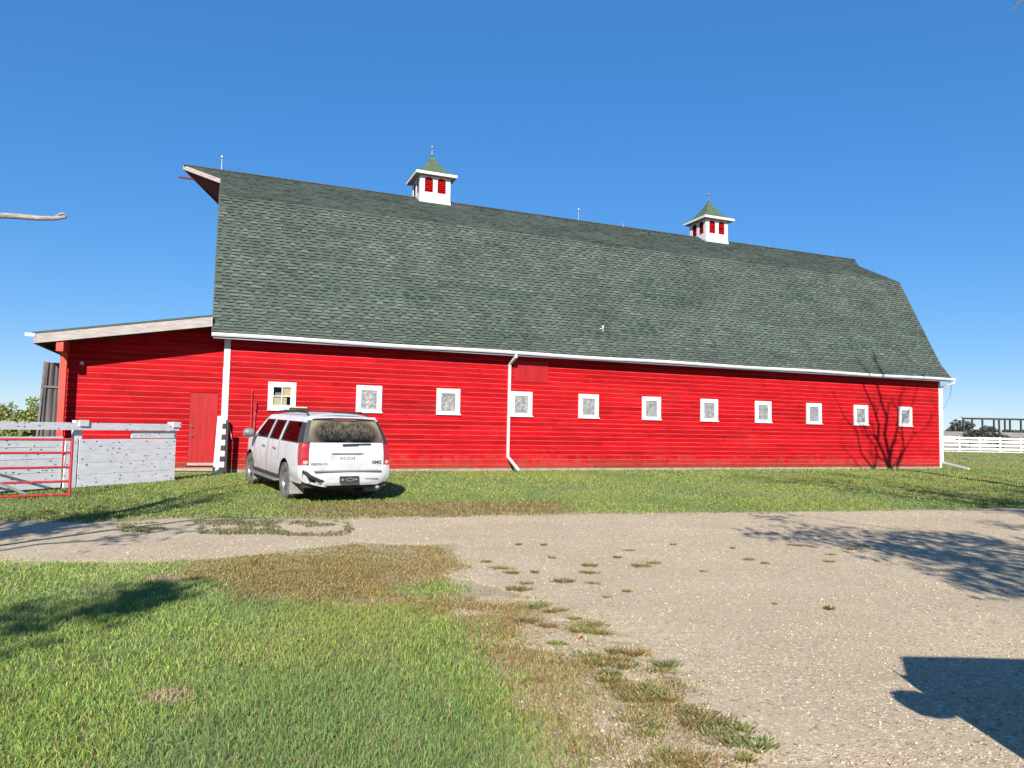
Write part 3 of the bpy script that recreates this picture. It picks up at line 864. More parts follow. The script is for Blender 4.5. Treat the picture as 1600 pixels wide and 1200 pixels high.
# windows
def window(w, glazed):
    o = MB()
    hw = WIN_HW; z0, z1 = WIN_Z0, WIN_Z1
    jx = rr.uniform(-.01, .01)
    w += jx
    iw = 0.262; a0 = z0 + 0.135; a1 = z1 - 0.165
    if glazed: iw = 0.30; a0 = z0 + 0.15; a1 = z1 - 0.13
    f = -0.060
    o.box(w - hw, w - iw, f, -0.0, z0 + 0.05, z1)
    o.box(w + iw, w + hw, f, -0.0, z0 + 0.05, z1)
    o.box(w - iw, w + iw, f + 0.002, -0.0, a1, z1)
    o.box(w - iw, w + iw, f + 0.002, -0.0, z0 + 0.05, a0)
    root = o.build('window', M_wtrim, barn)
    s = MB(); s.box(w - hw - 0.01, w + hw + 0.03, -0.085, 0.0, z0, z0 + 0.048); s.build('sill', M_wtrim, root)
    if not glazed:
        p = MB(); nn = 9
        zr = [[rr.uniform(-.006, .006) for _ in range(nn + 1)] for _ in range(nn + 1)]
        p.grid(lambda a, b: (w - iw + 2 * iw * a, -0.030 + zr[round(a * nn)][round(b * nn)], a0 + (a1 - a0) * b), nn, nn)
        p.build('cover_sheet', M_foil, root)
    else:
        q = MB()
        q.box(w - iw, w - iw + .035, -0.045, -0.01, a0, a1); q.box(w + iw - .035, w + iw, -0.045, -0.01, a0, a1)
        q.box(w - iw + .035, w + iw - .035, -0.044, -0.01, a0, a0 + .035); q.box(w - iw + .035, w + iw - .035, -0.044, -0.01, a1 - .035, a1)
        q.box(w - .014, w + .014, -0.043, -0.012, a0 + .035, a1 - .035)
        zm = (a0 + a1) / 2
        q.box(w - iw + .035, w - .014, -0.042, -0.012, zm - .014, zm + .014); q.box(w + .014, w + iw - .035, -0.042, -0.012, zm - .014, zm + .014)
        q.build('sash', M_wtrim, root)
        for sx in (0, 1):
            for sz in (0, 1):
                x0 = w - iw + .035 if sx == 0 else w + .014; x1 = w - .014 if sx == 0 else w + iw - .035
                y0 = a0 + .035 if sz == 0 else zm + .014; y1 = zm - .014 if sz == 0 else a1 - .035
                g = MB(); g.face([(x0, -0.026, y0), (x1, -0.026, y0), (x1, -0.026, y1), (x0, -0.026, y1)])
                g.build('pane', M_wglass, root)
                b = MB()
                if (sx, sz) in ((1, 1), (0, 0)):
                    b.box(x0 - .01, x1 + .01, 0.01, 0.02, y0 - .01, y1 + .01); b.build('blind', M_tan, root)
                elif (sx, sz) == (1, 0):
                    b.box(x0 - .01, x0 + 0.55 * (x1 - x0), 0.01, 0.02, y0 - .01, y1 + .01); b.build('blind', M_tan, root)
                else:
                    b.box(x0 + .06, x1 + .01, 0.02, 0.03, y0, y0 + 0.10); b.build('blind', M_gplas, root)
        d = MB(); d.box(w - 0.5, w + 0.5, 0.35, 0.40, z0, z1); d.build('dark_room', M_dark, root)
        root['label'] = 'four paned window with tan blinds behind the glass'
    return root
for i, w in enumerate(windows):
    window(w, i == 0)

# corner boards
cb = MB(); cb.box(U0 - 0.03, U0 + 0.15, -0.055, 0.12, WZ0 + 0.05, 4.42)
cb.build('corner_board', M_wtrim, barn)
cb = MB(); cb.box(U1 - 0.02, U1 + 0.09, -0.05, 0.10, WZ0 - 0.05, 4.42)
cb.build('corner_board', M_wtrim, barn)

# conduit pipes on the wall by the first window
for (uu, zt, rad) in ((-0.915, 2.80, 0.022), (-0.81, 2.40, 0.03)):
    c = MB(); c.tube([(uu, -0.06, 0.55), (uu, -0.06, zt)], rad, 8)
    c.build('conduit', M_gate, barn)
c = MB(); c.box(-0.86, -0.77, -0.11, -0.03, 2.15, 2.42); c.build('conduit_box', M_redflat, barn)

# ------------------------------------------------------------------ roof
arc = [0.0]
for (a, za), (b, zb) in zip(PROF[:-1], PROF[1:]):
    arc.append(arc[-1] + math.hypot(b - a, zb - za))
ARC = np.array(arc); PV = np.array([p[0] for p in PROF]); PZ = np.array([p[1] for p in PROF])
def rp(s, off=0.0):
    v = np.interp(s, ARC, PV); z = np.interp(s, ARC, PZ)
    k = min(max(int(np.searchsorted(ARC, s, side='right') - 1), 0), len(PROF) - 2)
    tv, tz = PV[k + 1] - PV[k], PZ[k + 1] - PZ[k]
    L = math.hypot(tv, tz)
    return v - tz / L * off, z + tv / L * off
def uend(v, side):
    x = max(0.0, (v - 4.8) / (VR - 4.8))
    return (RU1 + 1.45 * x) if side else (RU0 - 1.40 * x)
EXPO = 0.130
SMAX = ARC[-1]
nc = int(SMAX / EXPO)
# deck under the shingles, both slopes
dk = MB()
S_ = list(np.linspace(0, ARC[3], 5)) + [ARC[4]] + [float(np.interp(4.8, PV, ARC)), SMAX]
for a, b in zip(S_[:-1], S_[1:]):
    va, za = rp(a + 1e-5, -0.004); vb, zb = rp(b - 1e-5, -0.004)
    for mir in (0, 1):
        f = (lambda v: v) if not mir else (lambda v: VW - v)
        q = [(uend(va, 0), f(va), za), (uend(va, 1), f(va), za), (uend(vb, 1), f(vb), zb), (uend(vb, 0), f(vb), zb)]
        dk.face(q if not mir else q[::-1], 0)
        q2 = [(x, y, z - 0.06) for x, y, z in q]
        dk.face(q2[::-1] if not mir else q2, 1)
        for side in (0, 1):
            i0, i1 = (0, 3) if side == 0 else (1, 2)
            dk.face([q[i0], q[i1], q2[i1], q2[i0]], 2)
M_deck = mat('roof_underlay', (0.062, 0.080, 0.066), rough=0.9, var=0.3, vscale=4)
roof = dk.build('roof', [M_deck, M_soffit, M_deck], barn)

SH_TONES = np.array([[0.100, 0.126, 0.103], [0.086, 0.112, 0.091], [0.124, 0.148, 0.120], [0.075, 0.100, 0.082], [0.100, 0.123, 0.104], [0.088, 0.108, 0.092]])
SH_TONES = SH_TONES * 0.88
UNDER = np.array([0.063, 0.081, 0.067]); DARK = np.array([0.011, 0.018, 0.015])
V_, F_, T_ = [], [], []
singles = []
def quad(p, tone):
    i = len(V_)
    V_.extend(p); F_.append((i, i + 1, i + 2, i + 3)); T_.extend([tone] * 4)
WIDTHS = (0.15, 0.19, 0.24, 0.29, 0.35)
DARKPATCH = []
for _ in range(34):
    pu = rr.uniform(RU0, RU1); pc = rr.randrange(4, 46)
    DARKPATCH.append((pu, pu + rr.uniform(1.0, 3.4), pc, pc + rr.randrange(0, 3)))
for c in range(nc):
    s0 = c * EXPO
    vm = rp(s0 + EXPO / 2)[0]
    ua, ub = uend(vm, 0) , uend(vm, 1)
    s1 = min(s0 + EXPO + 0.02, SMAX - 0.001)
    u = ua + rr.uniform(-0.2, 0)
    # continuous lower lamina
    va, za = rp(s0, 0.008); vb, zb = rp(s1, 0.001)
    tn = UNDER * rr.uniform(0.80, 1.15)
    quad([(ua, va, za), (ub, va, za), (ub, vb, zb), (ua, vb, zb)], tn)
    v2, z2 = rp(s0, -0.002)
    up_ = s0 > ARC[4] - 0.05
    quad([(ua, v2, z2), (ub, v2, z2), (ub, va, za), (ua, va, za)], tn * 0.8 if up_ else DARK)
    while u < ub:
        w = rr.choice(WIDTHS)
        a, b = max(u, ua), min(u + w, ub)
        if b - a > 0.04:
            tone = SH_TONES[rr.randrange(6)] * rr.uniform(0.86, 1.16)
            for (pu0, pu1, pc0, pc1) in DARKPATCH:
                if pc0 <= c <= pc1 and pu0 + 0.25 * ((c * 7) % 3) < a < pu1 - 0.3 * ((c * 5) % 3): tone = tone * np.array([0.62, 0.80, 0.72])
            near = (b - a > w - 1e-6) and c < 16 and u < 6.5 and s0 > 0.0
            if near and len(singles) < 300:
                singles.append((c, a, w, tone))
            else:
                va, za = rp(s0 + 0.028, 0.016); vb, zb = rp(s1, 0.003)
                v3, z3 = rp(s0 + 0.028, 0.006)
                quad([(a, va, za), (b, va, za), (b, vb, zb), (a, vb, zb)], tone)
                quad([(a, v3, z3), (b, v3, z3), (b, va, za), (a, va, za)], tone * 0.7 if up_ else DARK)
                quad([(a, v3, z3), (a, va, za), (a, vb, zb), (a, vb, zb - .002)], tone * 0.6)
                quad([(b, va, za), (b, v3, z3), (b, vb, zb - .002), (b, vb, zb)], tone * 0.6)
            # dark granule shadow line printed below each tab
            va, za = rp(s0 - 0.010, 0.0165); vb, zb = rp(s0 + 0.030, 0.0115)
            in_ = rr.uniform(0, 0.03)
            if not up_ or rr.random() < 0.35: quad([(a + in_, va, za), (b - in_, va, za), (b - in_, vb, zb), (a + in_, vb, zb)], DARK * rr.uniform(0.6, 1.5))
        u += w + rr.choice((0.05, 0.09, 0.13, 0.17))
sf = np_mesh('shingle_field', V_, F_, M_shing, np.array(T_), roof)
sf['kind'] = 'stuff'
# nearest shingle tabs as single pieces sharing mesh data
tabmesh = {}
def tab_mesh(w, ti):
    key = (w, ti)
    if key in tabmesh: return tabmesh[key]
    h = EXPO - 0.008
    vv = [(0, 0, .016), (w, 0, .016), (w, h, .003), (0, h, .003), (0, 0, .004), (w, 0, .004), (w, h, .001), (0, h, .001)]
    ff = [(0, 1, 2, 3), (4, 5, 1, 0), (5, 6, 2, 1), (7, 4, 0, 3), (7, 6, 5, 4)]
    me = bpy.data.meshes.new('shingle'); me.from_pydata(vv, [], ff); me.materials.append(M_shing)
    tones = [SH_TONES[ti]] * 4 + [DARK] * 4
    set_tone(me, np.array(tones)); tabmesh[key] = me
    return me
for (c, a, w, tone) in singles:
    s = c * EXPO + 0.028
    v0, z0 = rp(s + 1e-4); v1, z1 = rp(s + EXPO * 0.9)
    ang = math.atan2(z1 - z0, v1 - v0)
    ti = int(np.argmin(np.abs(SH_TONES.sum(1) - tone.sum())))
    o = bpy.data.objects.new('shingle', tab_mesh(w, ti))
    COL.objects.link(o); o.parent = roof
    o.location = (a, v0, z0); o.rotation_euler = (ang, 0, 0)

# ridge cap
rc = MB()
x = -3.58
while x < 31.75:
    rc.bar((x, VR - 0.075, 11.865), (x + 0.29, VR - 0.075, 11.855), 0.17, 0.018, up=(0, -0.45, 1))
    rc.bar((x, VR + 0.075, 11.865), (x + 0.29, VR + 0.075, 11.855), 0.17, 0.018, up=(0, 0.45, 1))
    x += 0.27
rc.build('ridge_cap', M_ridge, roof)

# rake boards: main gable edges and the peaked hay hoods
def rake(side, s0, s1, wdt, matl, mir):
    m = MB()
    N = 10
    for k in range(N):
        a = s0 + (s1 - s0) * k / N; b = s0 + (s1 - s0) * (k + 1) / N
        va, za = rp(a + 1e-5, -0.01); vb, zb = rp(b - 1e-5, -0.01)
        ua = uend(va, side); ub = uend(vb, side)
        sg = -1 if side == 0 else 1
        if True:
            f = (lambda v: v) if not mir else (lambda v: VW - v)
            o_ = [(ua + sg * 0.03, f(va), za), (ub + sg * 0.03, f(vb), zb), (ub + sg * 0.03, f(vb), zb - wdt), (ua + sg * 0.03, f(va), za - wdt)]
            i_ = [(ua + sg * 0.002, f(va), za), (ub + sg * 0.002, f(vb), zb), (ub + sg * 0.002, f(vb), zb - wdt), (ua + sg * 0.002, f(va), za - wdt)]
            m.face(o_); m.face(i_[::-1]); m.face([o_[3], o_[2], i_[2], i_[3]]); m.face([o_[0], o_[1], i_[1], i_[0]])
    return m.build('rake_board', matl, barn)
S48 = float(np.interp(4.8, PV, ARC))
for side in (0, 1):
    for mir in (0, 1):
        rake(side, 0.05, S48, 0.09, M_deck, mir)
        rake(side, S48, SMAX, 0.17, M_weath, mir)
# hood soffits (closed triangular undersides)
for side in (0, 1):
    sg = -1 if side == 0 else 1
    base = U0 if side == 0 else U1
    m = MB()
    tipu = uend(VR, side)
    m.face([(uend(4.8, side), 4.8, 10.86), (tipu, VR, 11.70), (base, VR, 11.70), (base, 4.8, 10.86)])
    m.face([(uend(4.8, side), VW - 4.8, 10.86), (tipu, VR, 11.70), (base, VR, 11.70), (base, VW - 4.8, 10.86)])
    m.face([(base, 4.8, 10.86), (tipu, VR, 11.67), (base, VR, 10.2)])
    m.face([(base, VW - 4.8, 10.86), (tipu, VR, 11.67), (base, VR, 10.2)])
    m.build('hood_soffit', M_soffit, barn)
hb = MB(); hb.bar((U0 + 0.2, VR, 11.35), (-3.72, VR, 11.35), 0.05, 0.07); hb.build('hay_track', M_soffit, barn)

# eave: soffit, fascia and gutter
m = MB()
m.face([(RU0 + 0.02, -0.47, 4.420), (RU1 - 0.02, -0.47, 4.420), (RU1 - 0.02, 0.02, 4.460), (RU0 + 0.02, 0.02, 4.460)][::-1])
m.box(RU0 + 0.02, RU1 - 0.02, -0.488, -0.465, 4.360, 4.490)
m.build('eave_soffit', M_soffit, barn)
m = MB()
g0, g1 = RU0 - 0.02, RU1 + 0.16
sec = [(-0.492, 4.485), (-0.492, 4.375), (-0.575, 4.375), (-0.605, 4.420), (-0.605, 4.485), (-0.595, 4.485), (-0.595, 4.425), (-0.57, 4.385), (-0.50, 4.385), (-0.50, 4.485)]
ns = 40
for k in range(ns):
    a = g0 + (g1 - g0) * k / ns; b = g0 + (g1 - g0) * (k + 1) / ns
    dza = 0.012 * math.sin(k * 0.7); dzb = 0.012 * math.sin((k + 1) * 0.7)
    for (p, q) in zip(sec, sec[1:] + sec[:1]):
        m.face([(a, p[0], p[1] + dza), (b, p[0], p[1] + dzb), (b, q[0], q[1] + dzb), (a, q[0], q[1] + dza)])
for uu in (g0, g1):
    m.face([(uu, p[0], p[1]) for p in sec])
m.build('gutter', M_gutter, barn)
m = MB()      # pale metal drip strip under the gutter
m.box(RU0 + 0.03, RU1 - 0.03, -0.50, -0.489, 4.322, 4.358)
m.build('drip_strip', M_metal, barn)

# downspouts
def spout(pts, name='downspout'):
    m = MB()
    for a, b in zip(pts[:-1], pts[1:]):
        d = (Vector(b) - Vector(a)).normalized()
        m.bar(Vector(a) - d * 0.02, Vector(b) + d * 0.02, 0.085, 0.075, up=(0, 1, 0) if abs(d.z) > .5 else (0, 0, 1))
    return m.build(name, M_gutter, barn)
dg = gpt(810, 738)
du = (dg[0] - BX) * BD[0] + (dg[1] - BY) * BD[1]; dv = (dg[0] - BX) * BN[0] + (dg[1] - BY) * BN[1]
spout([(7.90, -0.53, 4.39), (7.90, -0.53, 4.28), (7.85, -0.08, 4.06), (7.835, -0.08, 0.70), (du, dv, 0.27)])
dg = gpt(1513, 735)
du = (dg[0] - BX) * BD[0] + (dg[1] - BY) * BD[1]; dv = (dg[0] - BX) * BN[0] + (dg[1] - BY) * BN[1]
spout([(30.44, -0.53, 4.39), (30.44, -0.53, 4.26), (30.28, -0.03, 4.08), (30.25, -0.03, 0.50), (du, dv, 0.27)])
# loose cable at the right gable
m = MB()
m.tube([(30.47, -0.35, 4.36), (30.74, -0.2, 4.06), (30.77, -0.1, 3.66), (30.52, 0.0, 3.16), (30.24, 0.02, 2.9)], 0.012, 6)
m.build('cable', M_rod, barn)
# white scrap caught on the roof
sp_ = wallp(950, 512, -0.15)
sv, sz = rp(float(np.interp(sp_[2], PZ, ARC)), 0.03)
m = MB()
m.tube([(sp_[0] - .12, sv - .02, sz - .02), (sp_[0] - .02, sv - .05, sz + .0), (sp_[0] + .03, sv - .03, sz + .13)], 0.014, 5)
m.tube([(sp_[0] - .02, sv - .05, sz + .02), (sp_[0] + .0, sv - .04, sz - .12)], 0.012, 5)
m.tube([(sp_[0] - .02, sv - .05, sz + .02), (sp_[0] - .06, sv - .03, sz + .11)], 0.012, 5)
sc_ = m.build('plastic_scrap', M_white)
sc_.matrix_world = barn.matrix_basis
tag(sc_, 'small white forked scrap lying on the green shingles', 'scrap')

# lightning rods on the ridge
def rod(u, h, ball=True):
    m = MB()
    m.tube([(u, VR, 11.85), (u, VR, 11.87 + h)], [0.016, 0.010], 6)
    m.lathe([(0.0, -0.01), (0.06, -0.01), (0.05, 0.02), (0.0, 0.03)], 8, 'z', (u, VR, 11.88))
    o = m.build('lightning_rod', M_rod, barn)
    if ball:
        b = MB(); pr = [(0.062 * math.sin(math.pi * k / 8), -0.062 * math.cos(math.pi * k / 8)) for k in range(9)]
        b.lathe(pr, 12, 'z', (u, VR, 11.87 + h * 0.86)); b.build('glass_ball', M_metal, o, smooth=True)
rod(-2.18, 0.62); rod(13.90, 0.62); rod(30.18, 0.58, False)
rod(16.4, 0.22, False); rod(24.3, 0.22, False); rod(25.6, 0.2, False)

# ------------------------------------------------------------------ cupolas
def cupola(uc, label):
    W = 0.69
    zb, ze = 11.3, 12.69
    root = MB()
    t = 0.05
    # four walls, each built round two arched openings
    ow, oz0, oz1 = 0.19, ze - 0.72, ze - 0.20
    def wall(tr):
        def P(a, z, d=0): return tr(a, z, d)
        cs = (-0.29, 0.29)
        for d, flip in ((0, 0), (t, 1)):
            def fc(q):
                pts = [P(a, z, d) for a, z in q]
                root.face(pts[::-1] if flip else pts)
            fc([(-W, zb), (W, zb), (W, oz0), (-W, oz0)])
            fc([(-W, oz0), (cs[0] - ow, oz0), (cs[0] - ow, ze), (-W, ze)])
            fc([(cs[0] + ow, oz0), (cs[1] - ow, oz0), (cs[1] - ow, ze), (cs[0] + ow, ze)])
            fc([(cs[1] + ow, oz0), (W, oz0), (W, ze), (cs[1] + ow, ze)])
            for c in cs:
                N = 10
                for k in range(N):
                    a0 = math.pi * k / N; a1 = math.pi * (k + 1) / N
                    x0, x1 = c - ow * math.cos(a0), c - ow * math.cos(a1)
                    z0, z1 = oz1 + ow * 0.8 * math.sin(a0), oz1 + ow * 0.8 * math.sin(a1)
                    fc([(x0, z0), (x1, z1), (x1, ze), (x0, ze)])
                    if d == 0:
                        root.face([P(x0, z0, 0), P(x0, z0, t), P(x1, z1, t), P(x1, z1, 0)])
                fc([(c - ow, oz1), (c - ow, oz1), (c - ow, ze), (c - ow, ze)])
                if d == 0:
                    root.face([P(c - ow, oz0, 0), P(c - ow, oz0, t), P(c - ow, oz1, t), P(c - ow, oz1, 0)])
                    root.face([P(c + ow, oz0, 0), P(c + ow, oz1, 0), P(c + ow, oz1, t), P(c + ow, oz0, t)])
                    root.face([P(c - ow, oz0, 0), P(c + ow, oz0, 0), P(c + ow, oz0, t), P(c - ow, oz0, t)])
    trs = [lambda a, z, d: (uc + a, VR - W + d, z), lambda a, z, d: (uc - a, VR + W - d, z),
           lambda a, z, d: (uc - W + d, VR - a, z), lambda a, z, d: (uc + W - d, VR + a, z)]
    for tr in trs: wall(tr)
    body = root.build('cupola', M_wtrim, barn)
    body['label'] = label
    for tr in trs:
        for c in (-0.29, 0.29):
            for k in range(8):
                z = oz0 + 0.02 + k * 0.085
                hw = ow - 0.004
                if z > oz1: hw = max(0.05, (ow - 0.004) * math.sqrt(max(0.0, 1 - ((z - oz1) / (ow * 0.8)) ** 2)))
                s = MB()
                a, b = tr(c - hw, z, 0.012), tr(c + hw, z, 0.012); e, f = tr(c + hw, z + 0.062, 0.060), tr(c - hw, z + 0.062, 0.060)
                s.face([a, b, e, f]); s.face([(p[0], p[1], p[2] - .012) for p in (f, e, b, a)]); s.face([(p[0], p[1], p[2] - .012) for p in (a, b)] + [b, a])
                s.build('louver_slat', M_red, body)
    ib = MB(); ib.box(uc - W + .14, uc + W - .14, VR - W + .14, VR + W - .14, zb, ze - .1); ib.build('dark_core', M_dark, body)
    sk = MB()
    for tr in trs[:2]:
        pass
    sk.box(uc - W - .02, uc + W + .02, VR - W - .03, VR - W - .004, 11.50, 11.63); sk.build('skirt_board', M_wtrim, body)
    # flared roof
    r = MB(); E = 0.93
    prf = [(E, ze + 0.14), (0.74, ze + 0.22), (0.56, ze + 0.36), (0.36, ze + 0.62), (0.17, ze + 0.93), (0.02, ze + 1.20)]
    for (h0, z0), (h1, z1) in zip(prf[:-1], prf[1:]):
        for k in range(4):
            ang = k * math.pi / 2
            def R(a, h): 
                x, y = a, -h
                return (uc + x * math.cos(ang) - y * math.sin(ang), VR + x * math.sin(ang) + y * math.cos(ang))
            N = max(2, int(h0 * 8))
            r.face([(*R(-h0, h0), z0), (*R(h0, h0), z0), (*R(h1, h1), z1), (*R(-h1, h1), z1)])
            # shingle course lip
            r.face([(*R(-h0, h0 + .012), z0 - .012), (*R(h0, h0 + .012), z0 - .012), (*R(h0, h0), z0 + .004), (*R(-h0, h0), z0 + .004)])
    r.build('cupola_roof', M_cup, body)
    f = MB()
    f.box(uc - E, uc + E, VR - E, VR - E + .03, ze + .0, ze + .139); f.box(uc - E, uc + E, VR + E - .03, VR + E, ze, ze + .139)
    f.box(uc - E, uc - E + .03, VR - E + .031, VR + E - .031, ze, ze + .138); f.box(uc + E - .03, uc + E, VR - E + .031, VR + E - .031, ze, ze + .138)
    f.build('cornice', M_wtrim, body)
    f = MB(); f.face([(uc - E + .03, VR - E + .03, ze + .02), (uc - E + .03, VR + E - .03, ze + .02), (uc + E - .03, VR + E - .03, ze + .02), (uc + E - .03, VR - E + .03, ze + .02)])
    f.build('cupola_soffit', M_weath, body)
    h = MB()
    zt = ze + 1.16
    h.tube([(uc, VR, zt - .05), (uc, VR, zt + .14), (uc, VR, zt + .15), (uc, VR, zt + .52)], [0.028, 0.022, 0.009, 0.007], 6)
    pr = [(0.06 * math.sin(math.pi * k / 8), -0.06 * math.cos(math.pi * k / 8)) for k in range(9)]
    h.lathe(pr, 12, 'z', (uc, VR, zt + 0.40))
    h.lathe([(0, -.02), (.07, -.01), (.03, .05), (0, .06)], 8, 'z', (uc, VR, zt + 0.05))
    h.build('finial', M_rod, body)
cupola(6.50, 'white louvred cupola nearer the lean-to shed end of the ridge')
cupola(21.58, 'white louvred cupola toward the white rail fence end of the ridge')

# ================================================================== LEAN-TO SHED
shed = empty('lean_to_shed', (BX, BY, 0.0), (0, 0, BYAW))
tag(shed, 'red lean-to shed with weathered fascia against the barn end', 'shed')
LV, LU0, LU1 = 0.70, -6.30, -1.80
FV = -0.35
def lz(u): return 4.145 + (4.99 - 4.145) * (u + 6.815) / (6.815 - 2.17)     # top of fascia
w = MB()
pts = [(LU0, LV, 0.30), (LU1, LV, 0.30), (LU1, LV, lz(LU1) - 0.2), (LU0, LV, lz(LU0) - 0.2)]
w.face(pts)
w.face([(LU0, LV, 0.30), (LU0, LV, lz(LU0) - 0.2), (LU0, 9.0, lz(LU0) - 0.2), (LU0, 9.0, 0.30)])
w.face([(LU0, 9, 0.3), (LU0, 9, lz(LU0) - 0.2), (LU1, 9, lz(LU1) - 0.2), (LU1, 9, 0.3)])
swall = w.build('wall', M_reddk, shed)
DU0, DU1, DZ0, DZ1 = -2.73, -1.90, 0.355, 2.655
z = 0.31; 
while z < 4.78:
    top = z + ROWH
    # left limit set by the sloping roof
    ul = LU0
    if top > lz(LU0) - 0.1: ul = -6.815 + (top - 4.145 + 0.12) / (0.845 / 4.645)
    segs = [(ul, LU1)]
    if z < DZ1 and top > DZ0: segs = [(ul, DU0), (DU1 + 0.0, LU1)]
    for a, b in segs:
        if b - a > 2.6:
            j = rr.uniform(a + 1.0, b - 1.0)
            board(swall, a + .002, j - .002, z, ROWH - .001, LV, jitter=rr.uniform(0, .004)); board(swall, j + .002, b - .002, z, ROWH - .001, LV, jitter=rr.uniform(0, .004))
        elif b - a > 0.04:
            board(swall, a + .002, b - .002, z, ROWH - .001, LV)
    z += ROWH
d = MB(); d.box(DU0 + .005, DU1 - .005, LV - 0.045, LV - 0.005, DZ0, DZ1 - .004)
door = d.build('door', M_redflat, shed)
for zz_, r_ in ((1.60, 0.035), (1.30, 0.045)):
    k = MB(); k.lathe([(0.0, -0.05), (r_, -0.045), (r_, -0.01), (r_ * 1.3, 0.0)], 12, 'y', (DU0 + 0.09, LV - 0.045, zz_)); k.build('door_knob', M_chrome, door)
k = MB()
k.box(DU0 + 0.0, DU1, LV - 0.052, LV - 0.046, DZ0 + .02, DZ0 + .10); k.build('worn_kickboard', M_weath, door)
# roof slab and fascia
r = MB()
for (a0, a1, vf_) in ((-6.85, -2.185, FV - .03), (-2.185, LU1 - 0.02, 0.35)):
    za = 0.012
    p = [(a0, vf_, lz(a0) + za), (a1, vf_, lz(a1) + za), (a1, 9.4, lz(a1) + za), (a0, 9.4, lz(a0) + za)]
    q = [(x, y, zz_ + .055) for x, y, zz_ in p]
    r.face(q); r.face(p[::-1])
    for i in range(4):
        j = (i + 1) % 4
        r.face([p[i], p[j], q[j], q[i]])
r.build('roof', M_deck, shed)
f = MB()
for (v0, v1) in ((FV - 0.025, FV + 0.02),):
    p = [(-6.815, lz(-6.815)), (-2.16, lz(-2.16)), (-2.16, lz(-2.16) - 0.295), (-6.815, lz(-6.815) - 0.265)]
    f.face([(u, v0, zz_) for u, zz_ in p][::-1]); f.face([(u, v1, zz_) for u, zz_ in p])
    for i in range(4):
        j = (i + 1) % 4
        f.face([(p[i][0], v0, p[i][1]), (p[j][0], v0, p[j][1]), (p[j][0], v1, p[j][1]), (p[i][0], v1, p[i][1])])
f.build('fascia_board', M_weath, shed)
f = MB(); f.box(-6.80, -6.8152, FV - .02, 9.3, lz(-6.815) - 0.27, lz(-6.815) - 0.01); f.build('eave_board', M_weath, shed)
f = MB(); f.bar((-7.02, FV - .03, lz(-6.815) - .02), (-6.77, FV - .03, lz(-6.815) - .03), 0.05, 0.09); f.build('gutter_end', M_gutter, shed)
f = MB()
f.face([(-6.815, FV + .02, lz(-6.815) - .10), (-2.18, FV + .02, lz(-2.18) - .10), (-2.18, 9, lz(-2.18) - .10), (-6.815, 9, lz(-6.815) - .10)])
f.build('roof_underside', M_soffit, shed)
f = MB()
for vv in np.arange(0.2, 9, 0.8):
    f.bar((-6.77, vv, lz(-6.7) - .19), (LU1, vv, lz(LU1) - .19), 0.05, 0.16)
f.build('rafters', M_soffit, shed)
b = MB(); b.box(-6.265, -6.085, FV + .03, 9.0, 3.70, 4.03); b.build('beam', M_redpost, shed)
b = MB(); b.box(-6.24, -6.07, 0.20, 0.37, 0.2, 3.698); b.build('post', M_redpost, shed)
b = MB(); b.lathe([(0, -.09), (.05, -.07), (.06, -.02), (.04, 0.0)], 10, 'y', (-5.75, LV - .03, 3.45)); b.build('bulb', M_plate, shed)

# grey sheet-metal leaf hanging at the shed corner
tp = empty('tin_door_leaf', tuple(bw(-6.32, 0.62, 0.15)), (0, 0, BYAW + RAD(197)))
tag(tp, 'dark grey sheet metal leaf swung out from the red shed corner', 'door')
t_ = MB()
NX, NZ = 8, 14
def tinp(a, b):
    edge = 0.63 + 0.10 * b + 0.03 * math.sin(b * 9)
    wv = 0.02 * math.sin(a * 18) + 0.03 * math.sin(b * 5 + a * 3)
    return (a * (0.50 - 0.12 * b), wv, 0.12 + b * 3.15)
t_.grid(tinp, NX, NZ); t_.grid(lambda a, b: (tinp(a, b)[0], tinp(a, b)[1] + .012, tinp(a, b)[2]), NX, NZ)
t_.build('sheet', M_tin, tp)
t_ = MB(); t_.bar((0.50, 0.01, 0.05), (0.38, 0.01, 3.3), 0.05, 0.04); t_.build('edge_stile', M_oldwood, tp)
t_ = MB(); t_.bar((0.02, 0.01, 2.55), (0.43, 0.01, 2.55), 0.04, 0.06); t_.build('cross_bar', M_oldwood, tp)

# timber step before the door
st = empty('timber_step', tuple(bw(-2.6, 0.0, 0.19)), (0, 0, BYAW))
tag(st, 'low bare timber step before the red shed door', 'step')
s = MB()
s.box(-0.55, 0.62, -0.05, 0.42, 0.06, 0.13); s.build('tread', M_wood, st)
s = MB(); s.box(-0.50, 0.0, 0.0, 0.40, -0.1, 0.058); s.build('block', M_oldwood, st)
s = MB(); s.box(-0.75, 0.45, -0.45, -0.25, -0.06, 0.03); s.build('sleeper', M_oldwood, st)

# black and white banded post, white board and pink stick at the corner
bp_ = gpt(345, 739)
bpo = empty('banded_post', (bp_[0], bp_[1], 0.20), (0, 0, BYAW))
tag(bpo, 'square post with black and white bands at the barn corner', 'post')
for k in range(10):
    m = MB(); m.box(-0.085, 0.085, -0.07, 0.07, k * 0.168, k * 0.168 + 0.1675)
    m.build('band', M_black if k % 2 == 0 else M_wtrim, bpo)
m = MB(); m.box(0.086, 0.16, -0.05, 0.10, 0, 1.62); m.build('backing', M_black, bpo)
wp_ = gpt(336.5, 742)
wbd = empty('white_board', (wp_[0], wp_[1], 0.18), (RAD(-2), RAD(2.2), BYAW))
tag(wbd, 'plain white board standing upright beside the banded post', 'board')
m = MB(); m.box(-0.075, 0.075, -0.02, 0.02, 0, 1.75); m.build('plank', M_white, wbd)
a = bw(-1.60, -0.16, 1.75); c = bw(-1.42, -0.10, 1.13)
m = MB(); m.tube([a, (a + c) / 2 + Vector((0, 0, -.01)), c], 0.018, 6)
